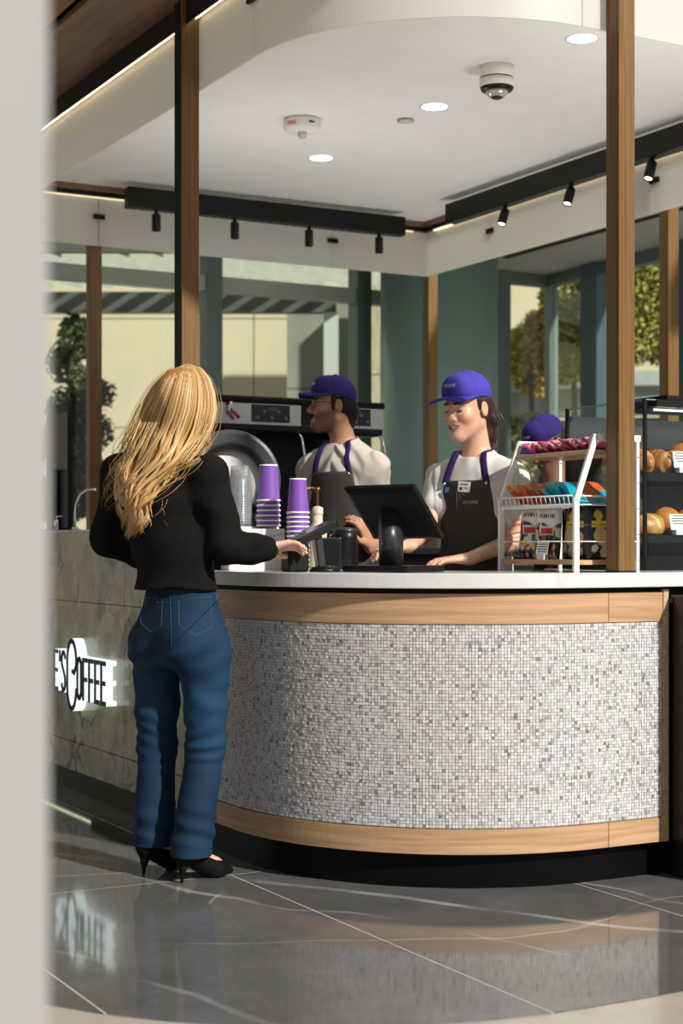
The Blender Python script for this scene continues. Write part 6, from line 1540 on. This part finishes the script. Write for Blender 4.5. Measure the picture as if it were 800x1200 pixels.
def strand(P, r, col, seg=4):
    global voff
    n = len(P); T = np.gradient(P, axis=0); T /= np.linalg.norm(T, axis=1)[:, None]+1e-9
    u = np.cross(T, (0, 1, 0.0)); u /= np.linalg.norm(u, axis=1)[:, None]+1e-9; v = np.cross(T, u)
    tp = np.minimum(1, np.minimum(np.linspace(0.7, 3, n), np.linspace(4, 0.15, n)))*r
    ring = np.stack([P+(u*math.cos(t)+v*math.sin(t)*0.8)*tp[:, None] for t in np.linspace(0, 2*math.pi, seg, endpoint=False)], 1)
    pts_all.append(ring.reshape(-1, 3)); i = np.arange(n-1)[:, None]; k = np.arange(seg)[None]; o = voff
    faces_all.append(np.stack([o+i*seg+k, o+i*seg+(k+1) % seg, o+(i+1)*seg+(k+1) % seg, o+(i+1)*seg+k], -1).reshape(-1, 4)); voff += n*seg
    q = np.linspace(0, 1, n)[:, None]; cols_all.append(np.repeat((np.array(col)[None]*(0.85+0.22*q))[:, None], seg, 1).reshape(-1, 3))
def lock(u, lift, y_end, wave, phase, amp, r, col, y0, n=30):
    """u: 0 left .. 1 right across the fall; lift: height above the hair mass"""
    t = np.linspace(0, 1, n); y = y0+(y_end-y0)*t
    xl, xr = np.interp(y, oy, olx), np.interp(y, oy, orx)
    top = np.clip((470-y)/45, 0, 1)                             # strands gather at the crown parting
    uu = u+(0.60-u)*0.25*top**2
    px = xl+(xr-xl)*(0.02+0.96*uu)
    s = np.clip((y-490)/120.0, 0, 1.2); px = px+amp*s*np.sin(wave*y*0.075+phase)*10.5
    Y = depth(px, y)-lift*(0.35+0.65*np.clip((y-430)/60, 0, 1))+amp*s*0.013*np.cos(wave*y*0.075+phase)
    strand(np.stack([(px-400)/FPX*Y, Y, CAMH-(y-HOR)/FPX*Y], 1), r, col)
pal_h = np.array([(0.50, 0.30, 0.11), (0.61, 0.40, 0.17), (0.37, 0.195, 0.060), (0.24, 0.115, 0.033), (0.72, 0.53, 0.28)])
NC = 22
for i in range(2600):
    u = g_.random(); clump = int(u*NC); cu = (clump+0.5)/NC; u2 = u+(cu-u)*0.35
    tone = [0.30, 0.20, 0.25, 0.15, 0.10] if clump % 3 else [0.25, 0.33, 0.12, 0.05, 0.25]
    c = pal_h[g_.choice(5, p=tone)]*(0.85+0.3*g_.random())
    ye = g_.uniform(500, 545) if u > 0.84 else 552+g_.random()**0.6*(82-60*abs(u-0.38))
    y0 = 426+9*abs(u-0.58)**1.5*2+4*g_.random() if i % 3 else g_.uniform(440, 500)
    lock(u2, 0.004+0.016*g_.random()**1.5, ye, 0.85+0.35*math.sin(clump*2.3), 1.9*clump+0.22*g_.normal(), 0.5+1.0*((clump*7) % 5)/5, g_.uniform(0.0011, 0.0026), c, y0)
for i in range(70):                                         # stray curls outside the fall
    c = pal_h[g_.integers(0, 5)]; lock(g_.choice([-0.04, 0.03, 0.97])+0.04*g_.normal(), 0.010+0.01*g_.random(), g_.uniform(540, 618) if i % 3 else g_.uniform(515, 552), 1.2, g_.random()*6, 1.7, 0.0010, c, g_.uniform(430, 480))
raw('strands', tolocal(np.concatenate(pts_all), wroot), np.concatenate(faces_all), vcol('blonde_hair', 0.40, 0.4), hm, np.concatenate(cols_all))
MB().tube(tolocal(np.array([W(223+9*math.cos(t)*1.3, 530+9*math.sin(t)+3, 5.455) for t in np.linspace(0.4, 2.7, 12)]), wroot), 0.0012, 6).build('necklace', CHROME, wroot)
